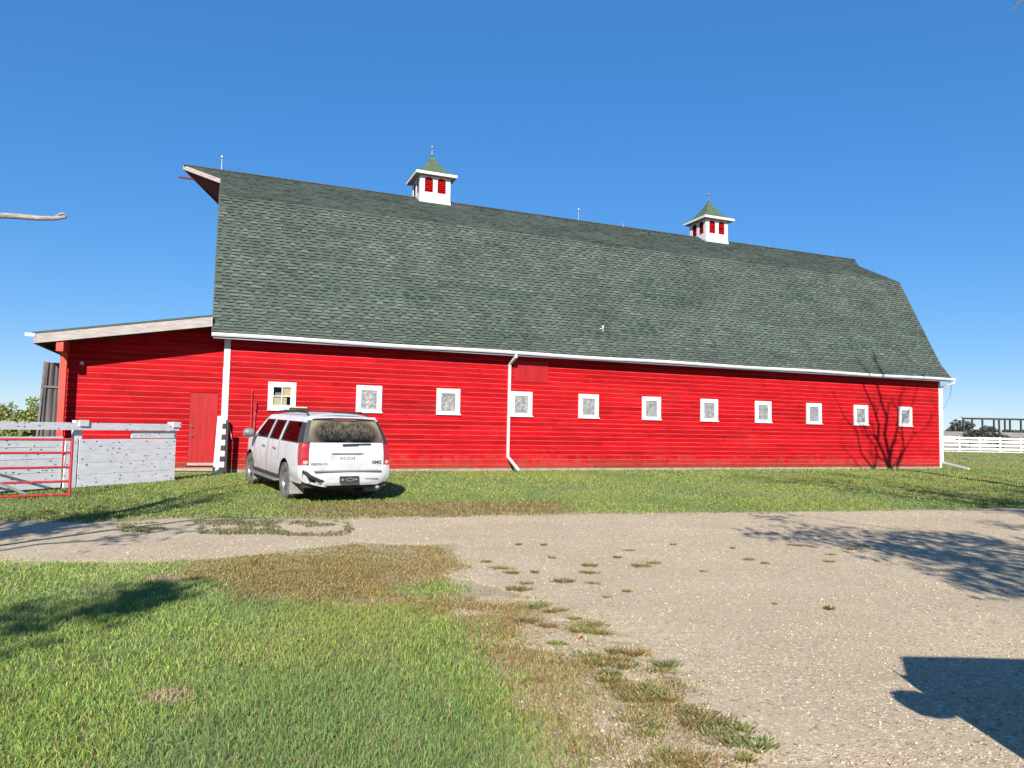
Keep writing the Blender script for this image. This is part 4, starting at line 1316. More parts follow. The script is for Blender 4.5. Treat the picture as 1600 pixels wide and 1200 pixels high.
tag(m.build('leaning_stick', M_pink), 'thin pink stick leaning on the barn wall by the banded post', 'stick')
m = MB(); m.tube([c - Vector((0, 0, .02)), bw(-1.33, -0.08, 1.05)], 0.03, 6)

# ================================================================== WHITE PLANK PEN (left) and red tube gate
FA = gpt(271, 751); FB = gpt(118, 763)
FA = Vector((FA[0], FA[1], 0)); FB = Vector((FB[0], FB[1], 0))
fd = (FB - FA).normalized()
FC = FB + fd * 4.2
pen = empty('plank_fence', tuple(FA), (0, 0, math.atan2(fd.y, fd.x)))
pen.location.z = float(gz(FA.x, FA.y))
tag(pen, 'worn white plank pen fence with knots before the red shed', 'fence')
LB = (FB - FA).length
# panel planks right of the gate
zt = [0.0, 0.28, 0.56, 0.84, 1.10]
for a, b in zip(zt[:-1], zt[1:]):
    m = MB(); m.box(0.0, LB - 0.02, -0.02, 0.02 + rr.uniform(0, .004), a + .002, b - .002); m.build('plank', M_fence, pen)
m = MB(); m.box(0.05, 1.30, -0.018, 0.018, 1.12, 1.30); m.build('plank', M_fence, pen)
for k in range(1):
    m = MB(); m.box(-0.05, LB + 4.2, 0.022, 0.066, 1.31, 1.48); m.build('top_rail', M_fence, pen)
for xx in (0.05, LB - 0.02):
    m = MB(); m.box(xx - 0.08, xx + 0.08, -0.16, -0.022, -0.1, 1.53); m.build('post', M_fence, pen)
for (xx, ww) in ((0.05, 0.24), (LB - 0.06, 0.22)):
    m = MB(); m.box(xx - ww / 2, xx + ww / 2, 0.067, 0.10, 1.40, 1.54); m.build('cleat', M_fence, pen)
m = MB(); m.box(LB + .02, LB + 0.30, -0.02, 0.022, 0.0, 1.12); m.build('plank', M_fence, pen)
for a, b in ((0.02, 0.36), (0.37, 0.66), (0.67, 0.92), (0.93, 1.16)):
    m = MB(); m.box(LB + 0.34, LB + 4.2, -0.06, -0.02, a, b); m.build('plank', M_fence, pen)

GA = gpt(108, 777); GB = gpt(0, 782)
GA = Vector((GA[0], GA[1], float(gz(GA[0], GA[1])))); GB = Vector((GB[0], GB[1], GA.z))
gd = (GB - GA).normalized()
gate = empty('tube_gate', tuple(GA), (0, 0, math.atan2(gd.y, gd.x)))
tag(gate, 'red tubular steel farm gate in front of the white plank fence', 'gate')
GL = 3.6
for zz_ in (0.06, 0.33, 0.62, 0.92, 1.19):
    m = MB(); m.tube([(0, 0, zz_), (GL, 0, zz_)], 0.025, 8); m.build('rail', M_gate, gate)
for xx in (0.0, GL):
    m = MB(); m.tube([(xx, 0, 0.03), (xx, 0, 1.22)], 0.03, 8); m.build('upright', M_gate, gate)
m = MB(); m.bar((0.75, 0.03, 0.10), (2.3, 0.03, 0.92), 0.012, 0.05); m.build('brace', M_oldwood, gate)
m = MB(); m.tube([(0.09, -.02, 1.1), (0.10, -.02, 0.85), (0.12, -.02, 0.62)], 0.010, 5); m.build('latch_chain', M_rod, gate)

# ================================================================== WHITE SUV (local: x forward, y left, z up; origin under the rear bumper)
suv = empty('parked_suv', (-3.388, 15.081, 0.062), (0, -0.0252, math.pi / 2 + 0.5631))
tag(suv, 'dusty white large SUV with torn rear bumper parked on the grass', 'car')
_yz = [0.30, 0.45, 0.75, 1.00, 1.20, 1.28, 1.48, 1.70, 1.80]
_yy = [0.93, 0.970, 0.990, 0.990, 0.975, 0.955, 0.885, 0.795, 0.735]
def ysd(x, z):
    y = float(np.interp(z, _yz, _yy))
    if x < 0.5: y -= 0.10 * ((0.5 - x) / 0.5) ** 2
    if x > 4.6: y -= 0.20 * ((x - 4.6) / 1.0) ** 2
    return y
def xr(z):          # rear face position
    return float(np.interp(z, [0.3, 0.9, 1.27, 1.75, 1.83, 1.88], [0.13, 0.10, 0.13, 0.38, 0.45, 0.56]))
def sidepatch(m, quad_, nu, nv, sg, mi=0, off=0.0):
    (a, b, c, d) = quad_          # xz corners: bottom-rear, bottom-front, top-front, top-rear
    def fn(u, v):
        x = (a[0] * (1 - u) + b[0] * u) * (1 - v) + (d[0] * (1 - u) + c[0] * u) * v
        z = (a[1] * (1 - u) + b[1] * u) * (1 - v) + (d[1] * (1 - u) + c[1] * u) * v
        return (x, sg * (ysd(x, z) + off), z)
    m.grid(fn, nu, nv, mi)
WHEELX = (1.32, 4.62); ARC_R = 0.475; HUBZ = 0.40
BELT, WTOP, RTOP = 1.27, 1.69, 1.80
def zbot(x):
    z = 0.44
    for wx in WHEELX:
        d = abs(x - wx)
        if d < ARC_R:
            z = max(z, HUBZ + 0.02 + math.sqrt(max(ARC_R ** 2 - d * d, 0)))
    return z
cols = sorted(set([0.16, 0.30, 0.45, 0.60, 0.75] + [round(wx + ARC_R * math.sin(t) * 1.0, 4) for wx in WHEELX for t in np.linspace(-math.pi / 2, math.pi / 2, 19)]
                  + [1.9, 2.1, 2.4, 2.7, 2.95, 3.3, 3.7, 4.05, 5.2, 5.35, 5.5]))
cols = [cols[0]] + [b for a, b in zip(cols[:-1], cols[1:]) if b - a > 0.004]
bm_ = MB()
for sg in (-1, 1):
    nzr = 8
    i = len(bm_.v)
    for x in cols:
        zb_ = zbot(x)
        for k in range(nzr + 1):
            z = zb_ + (BELT - zb_) * (k / nzr)
            xx = x if x > 0.17 else xr(z) + 0.06
            bm_.v.append((xx, sg * ysd(xx, z), z))
    for a in range(len(cols) - 1):
        for k in range(nzr):
            q = i + a * (nzr + 1) + k
            bm_.f.append((q, q + nzr + 1, q + nzr + 2, q + 1)); bm_.m.append(0)
    # greenhouse pillars and roof rail band
    sidepatch(bm_, ((1.74, BELT), (1.95, BELT), (1.92, WTOP), (1.72, WTOP)), 2, 5, sg)
    sidepatch(bm_, ((2.78, BELT), (2.96, BELT), (2.90, WTOP), (2.74, WTOP)), 2, 5, sg)
    sidepatch(bm_, ((4.08, BELT), (4.36, BELT - 0.02), (3.78, WTOP), (3.58, WTOP)), 3, 6, sg)
    sidepatch(bm_, ((0.60, WTOP), (3.78, WTOP), (3.64, RTOP), (0.52, RTOP)), 16, 3, sg)
    sidepatch(bm_, ((xr(1.69) + .06, WTOP), (0.60, WTOP), (0.52, RTOP), (xr(1.80) + .05, RTOP)), 2, 3, sg)
    # fender top into the hood
    sidepatch(bm_, ((4.36, BELT - .02), (5.5, 1.08), (5.5, 1.10), (4.36, BELT)), 6, 1, sg)
    # wheel arch lip and dark well
    for wx in WHEELX:
        bm_.grid(lambda u, v: (wx - ARC_R * math.cos(math.pi * u), sg * (ysd(wx, 0.7) - 0.30 * v), HUBZ + 0.02 + ARC_R * math.sin(math.pi * u)), 16, 2, 1)
        bm_.face([(wx - ARC_R, sg * 0.66, 0.30), (wx + ARC_R, sg * 0.66, 0.30), (wx + ARC_R, sg * 0.66, 0.9), (wx - ARC_R, sg * 0.66, 0.9)], 1)
# roof skin
def roof_fn(u, v):
    x = (xr(1.80) + .05) + (3.66 - xr(1.80) - .05) * u
    h = ysd(x, RTOP)
    y = (v * 2 - 1)
    crown = 0.095 * (1 - abs(y) ** 2.6)
    drop = 0.05 * max(0, (u - 0.8) / 0.2) ** 2 + 0.045 * max(0, (0.08 - u) / 0.08) ** 2
    return (x, y * h, RTOP + crown - drop * (1 - abs(y) ** 4))
bm_.grid(roof_fn, 18, 14)
# hood, cowl, grille
bm_.grid(lambda u, v: (4.36 + 1.14 * u, (v * 2 - 1) * ysd(4.36 + 1.14 * u, 1.1), (1.25 - 0.16 * u) + 0.06 * (1 - (v * 2 - 1) ** 2)), 8, 8)
bm_.grid(lambda u, v: (5.5 + 0.12 * math.sin(u * 3.14), (v * 2 - 1) * ysd(5.5, 0.8), 1.10 - 0.70 * u), 6, 8)
# rear lower quarter behind tailgate + band under the rear glass edges
def rear(yf, z, off=0.0):
    x = xr(z) + 0.06 * abs(yf) ** 6 - off
    return (x, yf * (ysd(xr(z) + 0.06, z)), z)
for sg in (-1, 1):
    bm_.grid(lambda u, v: rear(sg * (0.86 + 0.14 * u), 0.5 + 0.32 * v), 3, 4)
    bm_.grid(lambda u, v: rear(sg * (0.90 + 0.10 * u), 1.74 + 0.06 * v), 2, 1)
bm_.grid(lambda u, v: rear(2 * u - 1, 1.785 + 0.04 * v), 14, 1)
bm_.box(0.35, 5.3, -0.64, 0.64, 0.33, 0.50, 1)
bm_.box(0.25, 4.3, -0.90, 0.90, 0.50, 0.56, 1)
body = bm_.build('body', [M_car, M_plas], suv, smooth=50, weld=True)

# tailgate with relief for the plate
tg = MB()
def tgf(yf, z):
    p = rear(yf, z, 0.012)
    x = p[0]
    y = p[1]
    if 0.86 < z < 1.06:
        inset = 0.022 * max(0, min(1, (0.345 - abs(y)) / 0.03)) * max(0, min(1, min(z - 0.865, 1.055 - z) / 0.02))
        x += inset
    x -= 0.014 * math.exp(-((z - 1.085) / 0.03) ** 2) * (1 if abs(y) < 0.36 else 0.25)
    return (x, y, z)
zs = [0.66, 0.70, 0.78, 0.84, 0.865, 0.885, 0.96, 1.035, 1.055, 1.075, 1.10, 1.15, 1.22, 1.285]
ysq = [-0.86, -0.7, -0.5, -0.38, -0.36, -0.33, -0.2, 0, 0.2, 0.33, 0.36, 0.38, 0.5, 0.7, 0.86]
tg.grid(lambda u, v: tgf(ysq[round(u * (len(ysq) - 1))], zs[round(v * (len(zs) - 1))]), len(ysq) - 1, len(zs) - 1)
tailgate = tg.build('tailgate', M_car, suv, smooth=40)
# dark seams around it
sm = MB()
for sg in (-1, 1):
    for k in range(6):
        z0 = 0.66 + k * 0.105; z1 = z0 + 0.105
        a = rear(sg * 0.868, z0, 0.008); b_ = rear(sg * 0.868, z1, 0.008)
        sm.bar(a, b_, 0.010, 0.012)
sm.build('seam', M_plas, tailgate)
# rear glass and dark surround
rg = MB()
rg.grid(lambda u, v: rear((2 * u - 1) * (0.905 - 0.0 * v), 1.285 + 0.455 * v, 0.004), 18, 6)
rg.build('rear_glass', M_dirty, suv, smooth=True)
fr_ = MB()
for sg in (-1, 1):
    fr_.grid(lambda u, v: rear(sg * (0.905 + 0.095 * u), 1.28 + 0.46 * v, 0.002), 2, 6)
    sidepatch(fr_, ((xr(1.27) + .06, BELT), (0.42, BELT), (0.66, WTOP), (xr(1.69) + .06, WTOP)), 3, 6, sg)
fr_.grid(lambda u, v: rear((2 * u - 1) * 0.90, 1.735 + 0.035 * v, 0.006), 12, 1)
fr_.build('rear_pillar_trim', M_plas, suv, smooth=40)
# spoiler lip and brake lamp
sp2 = MB()
sp2.grid(lambda u, v: (0.42 - 0.07 * math.sin(v * 3.1416) - 0.02 + 0.05 * abs(2 * u - 1) ** 4, (2 * u - 1) * 0.69, 1.775 + 0.06 * v - 0.03 * abs(2 * u - 1) ** 3), 14, 6)
sp2.build('spoiler', M_car, suv, smooth=True)
bl = MB(); bl.box(0.335, 0.37, -0.25, 0.25, 1.742, 1.775); bl.build('brake_lamp', M_brake, suv)
# side glass
for sg in (-1, 1):
    for qd in (((0.42, BELT), (1.74, BELT), (1.72, WTOP), (0.66, WTOP)), ((1.95, BELT), (2.78, BELT), (2.74, WTOP), (1.92, WTOP)),
               ((2.96, BELT), (4.08, BELT), (3.58, WTOP), (2.90, WTOP))):
        g = MB(); sidepatch(g, qd, 8, 5, sg, 0, -0.008); g.build('side_glass', M_cglass, suv, smooth=True)
        t2 = MB()
        for p0, p1 in ((qd[0], qd[1]), (qd[1], qd[2]), (qd[2], qd[3]), (qd[3], qd[0])):
            a = (p0[0], sg * (ysd(*p0) + .002), p0[1]); b_ = (p1[0], sg * (ysd(*p1) + .002), p1[1])
            mid = ((a[0] + b_[0]) / 2, sg * (ysd((a[0] + b_[0]) / 2, (a[2] + b_[2]) / 2) + .002), (a[2] + b_[2]) / 2)
            t2.bar(a, mid, 0.014, 0.022); t2.bar(mid, b_, 0.014, 0.022)
        t2.build('window_seal', M_plas, suv)
ws = MB()
ws.grid(lambda u, v: (4.36 - 0.70 * v + 0.05 * (1 - (2 * u - 1) ** 2), (2 * u - 1) * (ysd(4.36 - .7 * v, BELT + (RTOP - BELT) * v) - .01), 1.25 + 0.56 * v + 0.02 * (1 - (2 * u - 1) ** 2)), 10, 6)
ws.build('windshield', M_cglass, suv, smooth=True)
# tail lights
for sg in (-1, 1):
    l = MB()
    l.grid(lambda u, v: rear(sg * (0.875 + 0.125 * u), 0.82 + 0.45 * v, 0.022 * max(0.0, math.sin(math.pi * v)) ** 0.5), 4, 8)
    l.grid(lambda u, v: (xr(0.82 + .45 * v) + 0.06 + (0.16 + 0.03 * v) * u, sg * (ysd(xr(0.82 + .45 * v) + 0.06 + 0.16 * u, 0.82 + .45 * v) + 0.012 * math.sin(3.1416 * u) + .006), 0.82 + 0.45 * v), 4, 8)
    lo = l.build('tail_light', M_lens, suv, smooth=45)
    c2 = MB(); c2.grid(lambda u, v: rear(sg * (0.89 + 0.09 * u), 0.845 + 0.07 * v, 0.03), 3, 3)
    c2.build('reverse_lens', M_lens2, lo, smooth=True)
# rear bumper, torn open at the left corner
def bump(u, v):       # u 0..1 from the left wheel arch round to the right one, v bottom..top
    path = [(0.80, 0.985), (0.45, 0.992), (0.20, 0.985), (0.09, 0.93), (0.04, 0.80), (0.015, 0.45), (0.0, 0.0), (0.015, -0.45), (0.04, -0.80), (0.09, -0.93), (0.20, -0.985), (0.45, -0.992), (0.80, -0.985)]
    t = u * (len(path) - 1); k = min(int(t), len(path) - 2); f = t - k
    x = path[k][0] * (1 - f) + path[k + 1][0] * f; y = path[k][1] * (1 - f) + path[k + 1][1] * f
    cen = float(np.interp(abs(y), [0, 0.72, 0.84, 1.0], [1, 1, 0, 0]))
    zb_, zt_ = 0.455 - 0.05 * cen, 0.815 - 0.125 * cen
    z = zb_ + (zt_ - zb_) * v
    bulge = 0.03 * math.sin(math.pi * min(1, v * 1.05)) + (-0.05 * (1 - v) ** 2)
    nrm = Vector((x - 0.6, y, 0)).normalized()
    if v < 0.34 and abs(y) < 0.50 and x < 0.1: bulge += 0.02
    return (x + nrm.x * bulge, y + nrm.y * bulge, z)
NU, NV = 36, 8
def torn(a, b):
    return (9 <= a <= 12 and 1 <= b <= 4) or (10 <= a <= 13 and b == 0) or (a == 9 and b == 5)
bu = MB()
bu.grid(bump, NU, NV, 0, torn)
bu.grid(lambda u, v: ((lambda p, q: (p[0] + (q - p[0]) * v, p[1] * (1 - 0.06 * v), p[2]))(bump(u, 1.0), xr(.8) + .1)), NU, 1, 0)
bumper = bu.build('rear_bumper', M_chip, suv, smooth=40, weld=True)
bumper['label'] = 'white rear bumper torn open at its left corner'
bk = MB()
bk.box(0.12, 0.30, 0.45, 0.93, 0.44, 0.78); bk.box(0.14, 0.32, -0.9, 0.9, 0.36, 0.47)
bk.build('bumper_core', M_plas, bumper)
fl = MB()      # torn skin hanging down
fl.face([(0.03, 0.86, 0.46), (0.02, 0.60, 0.40), (0.03, 0.44, 0.375), (0.09, 0.60, 0.44), (0.10, 0.84, 0.50)])
fl.face([(0.00, 0.95, 0.66), (-0.01, 0.89, 0.62), (0.0, 0.80, 0.47), (0.04, 0.86, 0.46), (0.07, 0.95, 0.50)])
fl.build('torn_skin', M_chip, bumper)
blk = MB(); blk.tube([(0.05, 0.90, 0.70), (0.0, 0.80, 0.60), (-0.01, 0.62, 0.52), (0.02, 0.52, 0.50)], [0.03, 0.04, 0.035, 0.02], 6); blk.build('broken_bracket', M_plas, bumper)
pd = MB(); pd.box(-0.025, 0.10, -0.72, 0.72, 0.692, 0.712); pd.build('step_pad', M_pad, bumper)
pd = MB(); pd.box(-0.052, -0.035, -0.21, 0.20, 0.465, 0.60); hpl = pd.build('hitch_cover', M_plas, bumper)
pd = MB()
N = 16
for k in range(N):
    a0 = 2 * math.pi * k / N; a1 = 2 * math.pi * (k + 1) / N
    pd.face([(-.0535, -.02 + .09 * math.cos(a0), .53 + .035 * math.sin(a0)), (-.0535, -.02 + .09 * math.cos(a1), .53 + .035 * math.sin(a1)), (-.0535, -.02 + .07 * math.cos(a1), .53 + .022 * math.sin(a1)), (-.0535, -.02 + .07 * math.cos(a0), .53 + .022 * math.sin(a0))])
pd.box(-.0545, -.053, -.18, -.12, .515, .545); pd.box(-.0545, -.053, .11, .17, .505, .55)
pd.build('cover_mark', M_grletter, hpl)
for yy_ in (-0.62, 0.50):
    pass
rf = MB(); rf.box(-0.008, 0.0, -0.66, -0.36, 0.53, 0.545); rf.build('bumper_crease', M_gplas, bumper)
# lower valance, hitch and exhaust
lv = MB(); lv.grid(lambda u, v: (0.10 + 0.10 * abs(2 * u - 1) ** 2 + 0.06 * v, (2 * u - 1) * 0.62, 0.46 - 0.13 * v), 10, 2); lv.build('valance', M_plas, suv, smooth=True)
ex = MB(); ex.tube([(0.55, -0.62, 0.36), (0.20, -0.68, 0.35), (0.06, -0.70, 0.33)], 0.045, 10); ex.build('exhaust_pipe', M_rim, suv, smooth=True)
# licence plate, lettering, emblem, wiper
def text_mesh(body_txt, size, name, matl, parent, loc, extr=0.002, sx=1.0):
    cu = bpy.data.curves.new(name, 'FONT')
    cu.body = body_txt; cu.size = size; cu.extrude = extr; cu.offset = size * 0.03; cu.align_x = 'CENTER'; cu.align_y = 'CENTER'
    tmp = bpy.data.objects.new(name, cu); COL.objects.link(tmp)
    dg_ = bpy.context.evaluated_depsgraph_get()
    me = bpy.data.meshes.new_from_object(tmp.evaluated_get(dg_))
    bpy.data.objects.remove(tmp); bpy.data.curves.remove(cu)
    me.name = name
    me.materials.clear(); me.materials.append(matl)
    o = bpy.data.objects.new(name, me); COL.objects.link(o)
    o.parent = parent; o.location = loc; o.scale = (sx, 1, 1)
    o.rotation_euler = (RAD(90), 0, RAD(-90))
    return o
xp = xr(0.96)
pl = MB(); pl.box(xp - 0.004, xp + 0.006, -0.155, 0.155, 0.888, 1.032); plate = pl.build('licence_plate', M_plate, tailgate)
text_mesh('812 KCH', 0.082, 'plate_number', M_grletter, plate, (xp - 0.006, 0.0, 0.958))
text_mesh('YUKON XL', 0.058, 'model_lettering', M_grletter, tailgate, (xr(0.80) - 0.016, 0.60, 0.845), sx=1.25)
text_mesh('GMC', 0.085, 'maker_lettering', M_letter, tailgate, (xr(0.84) - 0.018, -0.64, 0.875), sx=1.15)
wp = MB(); wp.bar((0.10, 0.10, 1.245), (0.10, -0.50, 1.262), 0.02, 0.028); wp.bar((0.088, 0.12, 1.24), (0.092, -0.22, 1.25), 0.02, 0.04)
wp.build('rear_wiper', M_plas, tailgate)
ln = MB(); ln.bar((xr(1.07) - .028, -0.34, 1.064), (xr(1.07) - .028, 0.34, 1.064), 0.01, 0.012); ln.build('handle_strip', M_gplas, tailgate)
# door seams, handles, side moulding
for xx in (1.84, 2.86, 4.12):
    for sg in (-1, 1):
        m = MB()
        for k in range(7):
            z0 = 0.48 + k * 0.112; z1 = z0 + 0.112
            if xx == 1.84 and z0 < 0.80: continue
            m.bar((xx, sg * (ysd(xx, z0) + .0005), z0), (xx, sg * (ysd(xx, z1) + .0005), z1), 0.009, 0.008)
        m.build('door_seam', M_plas, suv)
for xx in (2.06, 3.08):
    for sg in (-1, 1):
        m = MB(); m.bar((xx, sg * 1.003, 1.07), (xx + 0.20, sg * 1.003, 1.07), 0.03, 0.035); m.build('door_handle', M_gplas, suv)
for sg in (-1, 1):
    m = MB(); m.box(1.84, 4.12, min(sg * .92, sg * 1.07), max(sg * .92, sg * 1.07), 0.36, 0.41); m.build('running_board', M_gplas, suv)
    m = MB(); m.bar((1.85, sg * .99, 0.46), (4.12, sg * .99, 0.46), 0.02, 0.07); m.build('sill_trim', M_plas, suv)
    # mirror
    m = MB()
    pr = 10
    m.grid(lambda u, v: (4.02 + 0.09 * math.cos(math.pi * u) * math.sin(math.pi * v) + 0.02, sg * (1.03 + 0.27 * v), 1.33 + 0.115 * math.sin(2 * math.pi * u) * (math.sin(math.pi * (0.12 + 0.76 * v))) ** 0.5), pr, 8)
    m.lathe([(0, -0.14), (0.07, -0.13), (0.105, -0.08), (0.11, 0.02), (0.09, 0.10), (0.04, 0.13), (0, 0.135)], 14, 'y', (4.0, sg * 1.17, 1.34))
    m.bar((4.02, sg * 0.94, 1.28), (4.0, sg * 1.05, 1.30), 0.08, 0.06)
    m.build('mirror', M_gplas, suv, smooth=50)
    # mud flaps
    m = MB(); m.box(0.82, 0.845, min(sg * .68, sg * .985), max(sg * .68, sg * .985), 0.17, 0.56); m.build('mud_flap', M_flap, suv)
    m = MB(); m.box(4.10, 4.125, min(sg * .70, sg * .985), max(sg * .70, sg * .985), 0.18, 0.56); m.build('mud_flap', M_flap, suv)
    # roof rail
    m = MB(); m.tube([(0.75, sg * .665, 1.83), (0.85, sg * .665, 1.895), (2.2, sg * .67, 1.915), (3.15, sg * .665, 1.895), (3.3, sg * .66, 1.83)], 0.02, 8); m.build('roof_rail', M_plas, suv)
for xx in (1.15, 2.75):
    m = MB(); m.bar((xx, -0.66, 1.925), (xx, 0.66, 1.925), 0.05, 0.025); m.build('cross_bar', M_plas, suv)
m = MB(); m.box(2.66, 2.86, 0.10, 0.52, 1.94, 1.985); lb_ = m.build('roof_beacon', M_plas, suv)
m = MB(); m.box(2.655, 2.865, 0.15, 0.47, 1.986, 2.01); m.build('lens', M_amber, lb_)
# interior
m = MB()
for xx, yys in ((1.25, (-.4, .4)), (2.2, (-.4, .4)), (3.15, (-.42, .42))):
    for yy_ in yys:
        m.box(xx - .10, xx + .06, yy_ - .26, yy_ + .26, 0.7, 1.38); m.box(xx - .06, xx + .02, yy_ - .13, yy_ + .13, 1.38, 1.56); m.box(xx, xx + .5, yy_ - .26, yy_ + .26, 0.6, 0.82)
m.box(3.95, 4.30, -.85, .85, 0.9, 1.22)
m.build('seats', M_seat, suv)
m = MB(); m.lathe([(0.17, -.012), (0.19, 0), (0.17, .012)], 16, 'y', (0, 0, 0)); stw = m.build('steering_wheel', M_plas, suv); stw.location = (3.80, 0.42, 1.18); stw.rotation_euler = (0, RAD(20), RAD(90))
# wheels
def wheel(parent, x, y, sg, steer=0, r=0.395, w=0.265):
    root = empty('wheel', (x, y, r + 0.002), (0, 0, steer), parent)
    t3 = MB()
    h = w / 2
    prof = [(0.24, -h * .8), (r - .10, -h), (r - .03, -h * .98), (r - .006, -h * .72), (r, -h * .3), (r, h * .3), (r - .006, h * .72), (r - .03, h * .98), (r - .10, h), (0.24, h * .8)]
    t3.lathe(prof, 36, 'y')
    for k in range(36):          # tread blocks
        a = 2 * math.pi * k / 36
        for s2 in (-1, 1):
            p = Vector(((r + .002) * math.cos(a), s2 * h * .62, (r + .002) * math.sin(a)))
            q = Vector(((r + .002) * math.cos(a + .06), s2 * h * .95, (r + .002) * math.sin(a + .06)))
            t3.bar(p, q, 0.035, 0.014, up=(math.cos(a), 0, math.sin(a)))
    t3.build('tyre', M_rubber, root, smooth=35)
    ri = MB()
    ri.lathe([(0.05, sg * .045), (0.20, sg * .02), (0.225, sg * .03), (0.235, sg * h * .72), (0.25, sg * h * .82)], 28, 'y')
    for k in range(6):
        a = 2 * math.pi * k / 6
        ri.bar((0.05 * math.cos(a), sg * .08, .05 * math.sin(a)), (0.225 * math.cos(a), sg * .075, .225 * math.sin(a)), 0.06, 0.02, up=(0, 1, 0))
    ri.lathe([(0, sg * .095), (0.05, sg * .09), (0.065, sg * .06)], 14, 'y')
    ri.build('rim', M_rim, root, smooth=40)
    bd = MB(); bd.lathe([(0, sg * .0), (0.225, sg * .0)], 20, 'y'); bd.build('brake_disc', M_plas, root)
    return root
for x in WHEELX:
    for sg in (-1, 1):
        wheel(suv, x, sg * 0.845, sg, RAD(4) if x > 3 else 0)

# ================================================================== PHOTOGRAPHER'S VAN, parked right of the camera (its shadow falls on the gravel)
van = empty('parked_van', (2.56 + 0.98, -2.38, 0.0), (0, 0, math.pi / 2 - 0.02))
tag(van, 'silver short nosed van parked on the gravel drive', 'van')
vb = MB()
prof_s = [(0.0, 0.45), (0.0, 1.0), (0.08, 1.25), (0.22, 1.72), (0.38, 1.86), (2.5, 1.93), (4.45, 1.91), (4.72, 1.84), (5.30, 1.28), (5.62, 1.08), (5.72, 0.85), (5.72, 0.45)]
def vhw(z): return float(np.interp(z, [0.4, 0.7, 1.1, 1.2, 1.86, 1.93], [0.94, 0.98, 0.97, 0.94, 0.76, 0.70]))
for (a, za), (b, zb_) in zip(prof_s[:-1], prof_s[1:]):
    vb.grid(lambda u, v: (a + (b - a) * v, (2 * u - 1) * vhw(za + (zb_ - za) * v), za + (zb_ - za) * v), 8, 3)
for sg in (-1, 1):
    for zl, zh in ((0.40, 0.75), (0.75, 1.15)):
        vb.grid(lambda u, v: (5.72 * u, sg * vhw(zl + (zh - zl) * v), zl + (zh - zl) * v), 10, 2)
    def sidev(u, v):
        z = 1.15 + 0.76 * v
        x0 = float(np.interp(z, [1.0, 1.25, 1.72, 1.86, 1.93], [0, 0.08, .22, .38, 2.0])); x1 = float(np.interp(z, [1.15, 1.28, 1.84, 1.91], [5.5, 5.30, 4.72, 4.45]))
        return (x0 + (x1 - x0) * u, sg * vhw(z), z)
    vb.grid(sidev, 14, 6)
vb.build('body', M_van, van, smooth=40, weld=True)
for sg in (-1, 1):
    for (x0, x1, t0, t1) in ((0.45, 1.7, .6, 1.7), (1.85, 3.3, 1.85, 3.3), (3.45, 5.0, 3.45, 4.55)):
        g = MB(); g.face([(x0, sg * (vhw(1.25) + .006), 1.25), (x1, sg * (vhw(1.25) + .006), 1.25), (t1, sg * (vhw(1.75) + .006), 1.75), (t0, sg * (vhw(1.75) + .006), 1.75)]); g.build('side_glass', M_black, van)
    m = MB(); m.lathe([(0, -0.14), (0.08, -0.13), (0.115, -0.07), (0.12, 0.03), (0.10, 0.11), (0.04, 0.14), (0, 0.145)], 14, 'y', (4.86, sg * 1.11, 1.21)); m.bar((4.86, sg * .90, 1.14), (4.86, sg * 1.04, 1.18), .06, .08)
    m.build('mirror', M_black, van, smooth=50)
    for x in (1.1, 4.55):
        wheel(van, x, sg * 0.84, sg, 0, 0.34, 0.22)

# ================================================================== FAR RIGHT: white rail fence, corral, frame, trees
fy = gpt(1550, 706.5)
fy0 = 60.5
rail = empty('rail_fence', (36, fy0, 0.47))
tag(rail, 'white four rail paddock fence beyond the barn end', 'fence')
x = 0.0
xs_p = []
while x < 26:
    m = MB(); m.box(x - .07, x + .07, -.06, .06, -.1, 1.30); m.build('post', M_white, rail); xs_p.append(x); x += 1.72
for k, (z0, z1) in enumerate(((0.0, 0.08), (0.19, 0.34), (0.50, 0.66), (0.82, 0.98), (1.10, 1.27))):
    for a, b in zip(xs_p[:-1], xs_p[1:]):
        m = MB(); dz = rr.uniform(-.02, .02); m.box(a + .0, b - .003, -.09, -.062, z0 + dz, z1 + dz); m.build('rail', M_white, rail)
cor = empty('corral_fence', (38, 80, 0.4))
tag(cor, 'tall grey weathered corral fence behind the white rail fence', 'fence')
x = 0.0; xsp = []
while x < 40:
    m = MB(); m.box(x - .12, x + .12, -.12, .12, -.1, 2.25); m.build('post', M_oldwood, cor); xsp.append(x); x += 3.3
for (z0, z1) in ((0.1, 0.4), (0.55, 0.85), (1.0, 1.3), (1.45, 1.95)):
    for a, b in zip(xsp[:-1], xsp[1:]):
        m = MB(); m.box(a + .01, b - .01, .13, .17, z0 + rr.uniform(-.05, .05), z1); m.build('plank', M_oldwood, cor)
frm = empty('steel_frame', (84, 135, 0.4))
tag(frm, 'dark open steel frame of a shed standing behind the corral', 'shed frame')
fx = [at_y(px, 660, 135)[0] - 84 for px in (1505, 1519, 1535, 1553, 1561, 1570, 1578, 1595, 1612, 1630, 1650)]
for xx in fx:
    m = MB(); m.box(xx - .12, xx + .12, -.12, .12, 0, 4.7); m.build('post', M_black, frm)
m = MB(); m.box(fx[0] - .12, fx[-1] + .2, -.13, .13, 4.701, 5.0); m.build('top_beam', M_black, frm)
m = MB(); m.box(fx[0] - .3, fx[-1] + .4, -.3, .3, 5.001, 5.15); m.build('roof_edge', M_metal, frm)
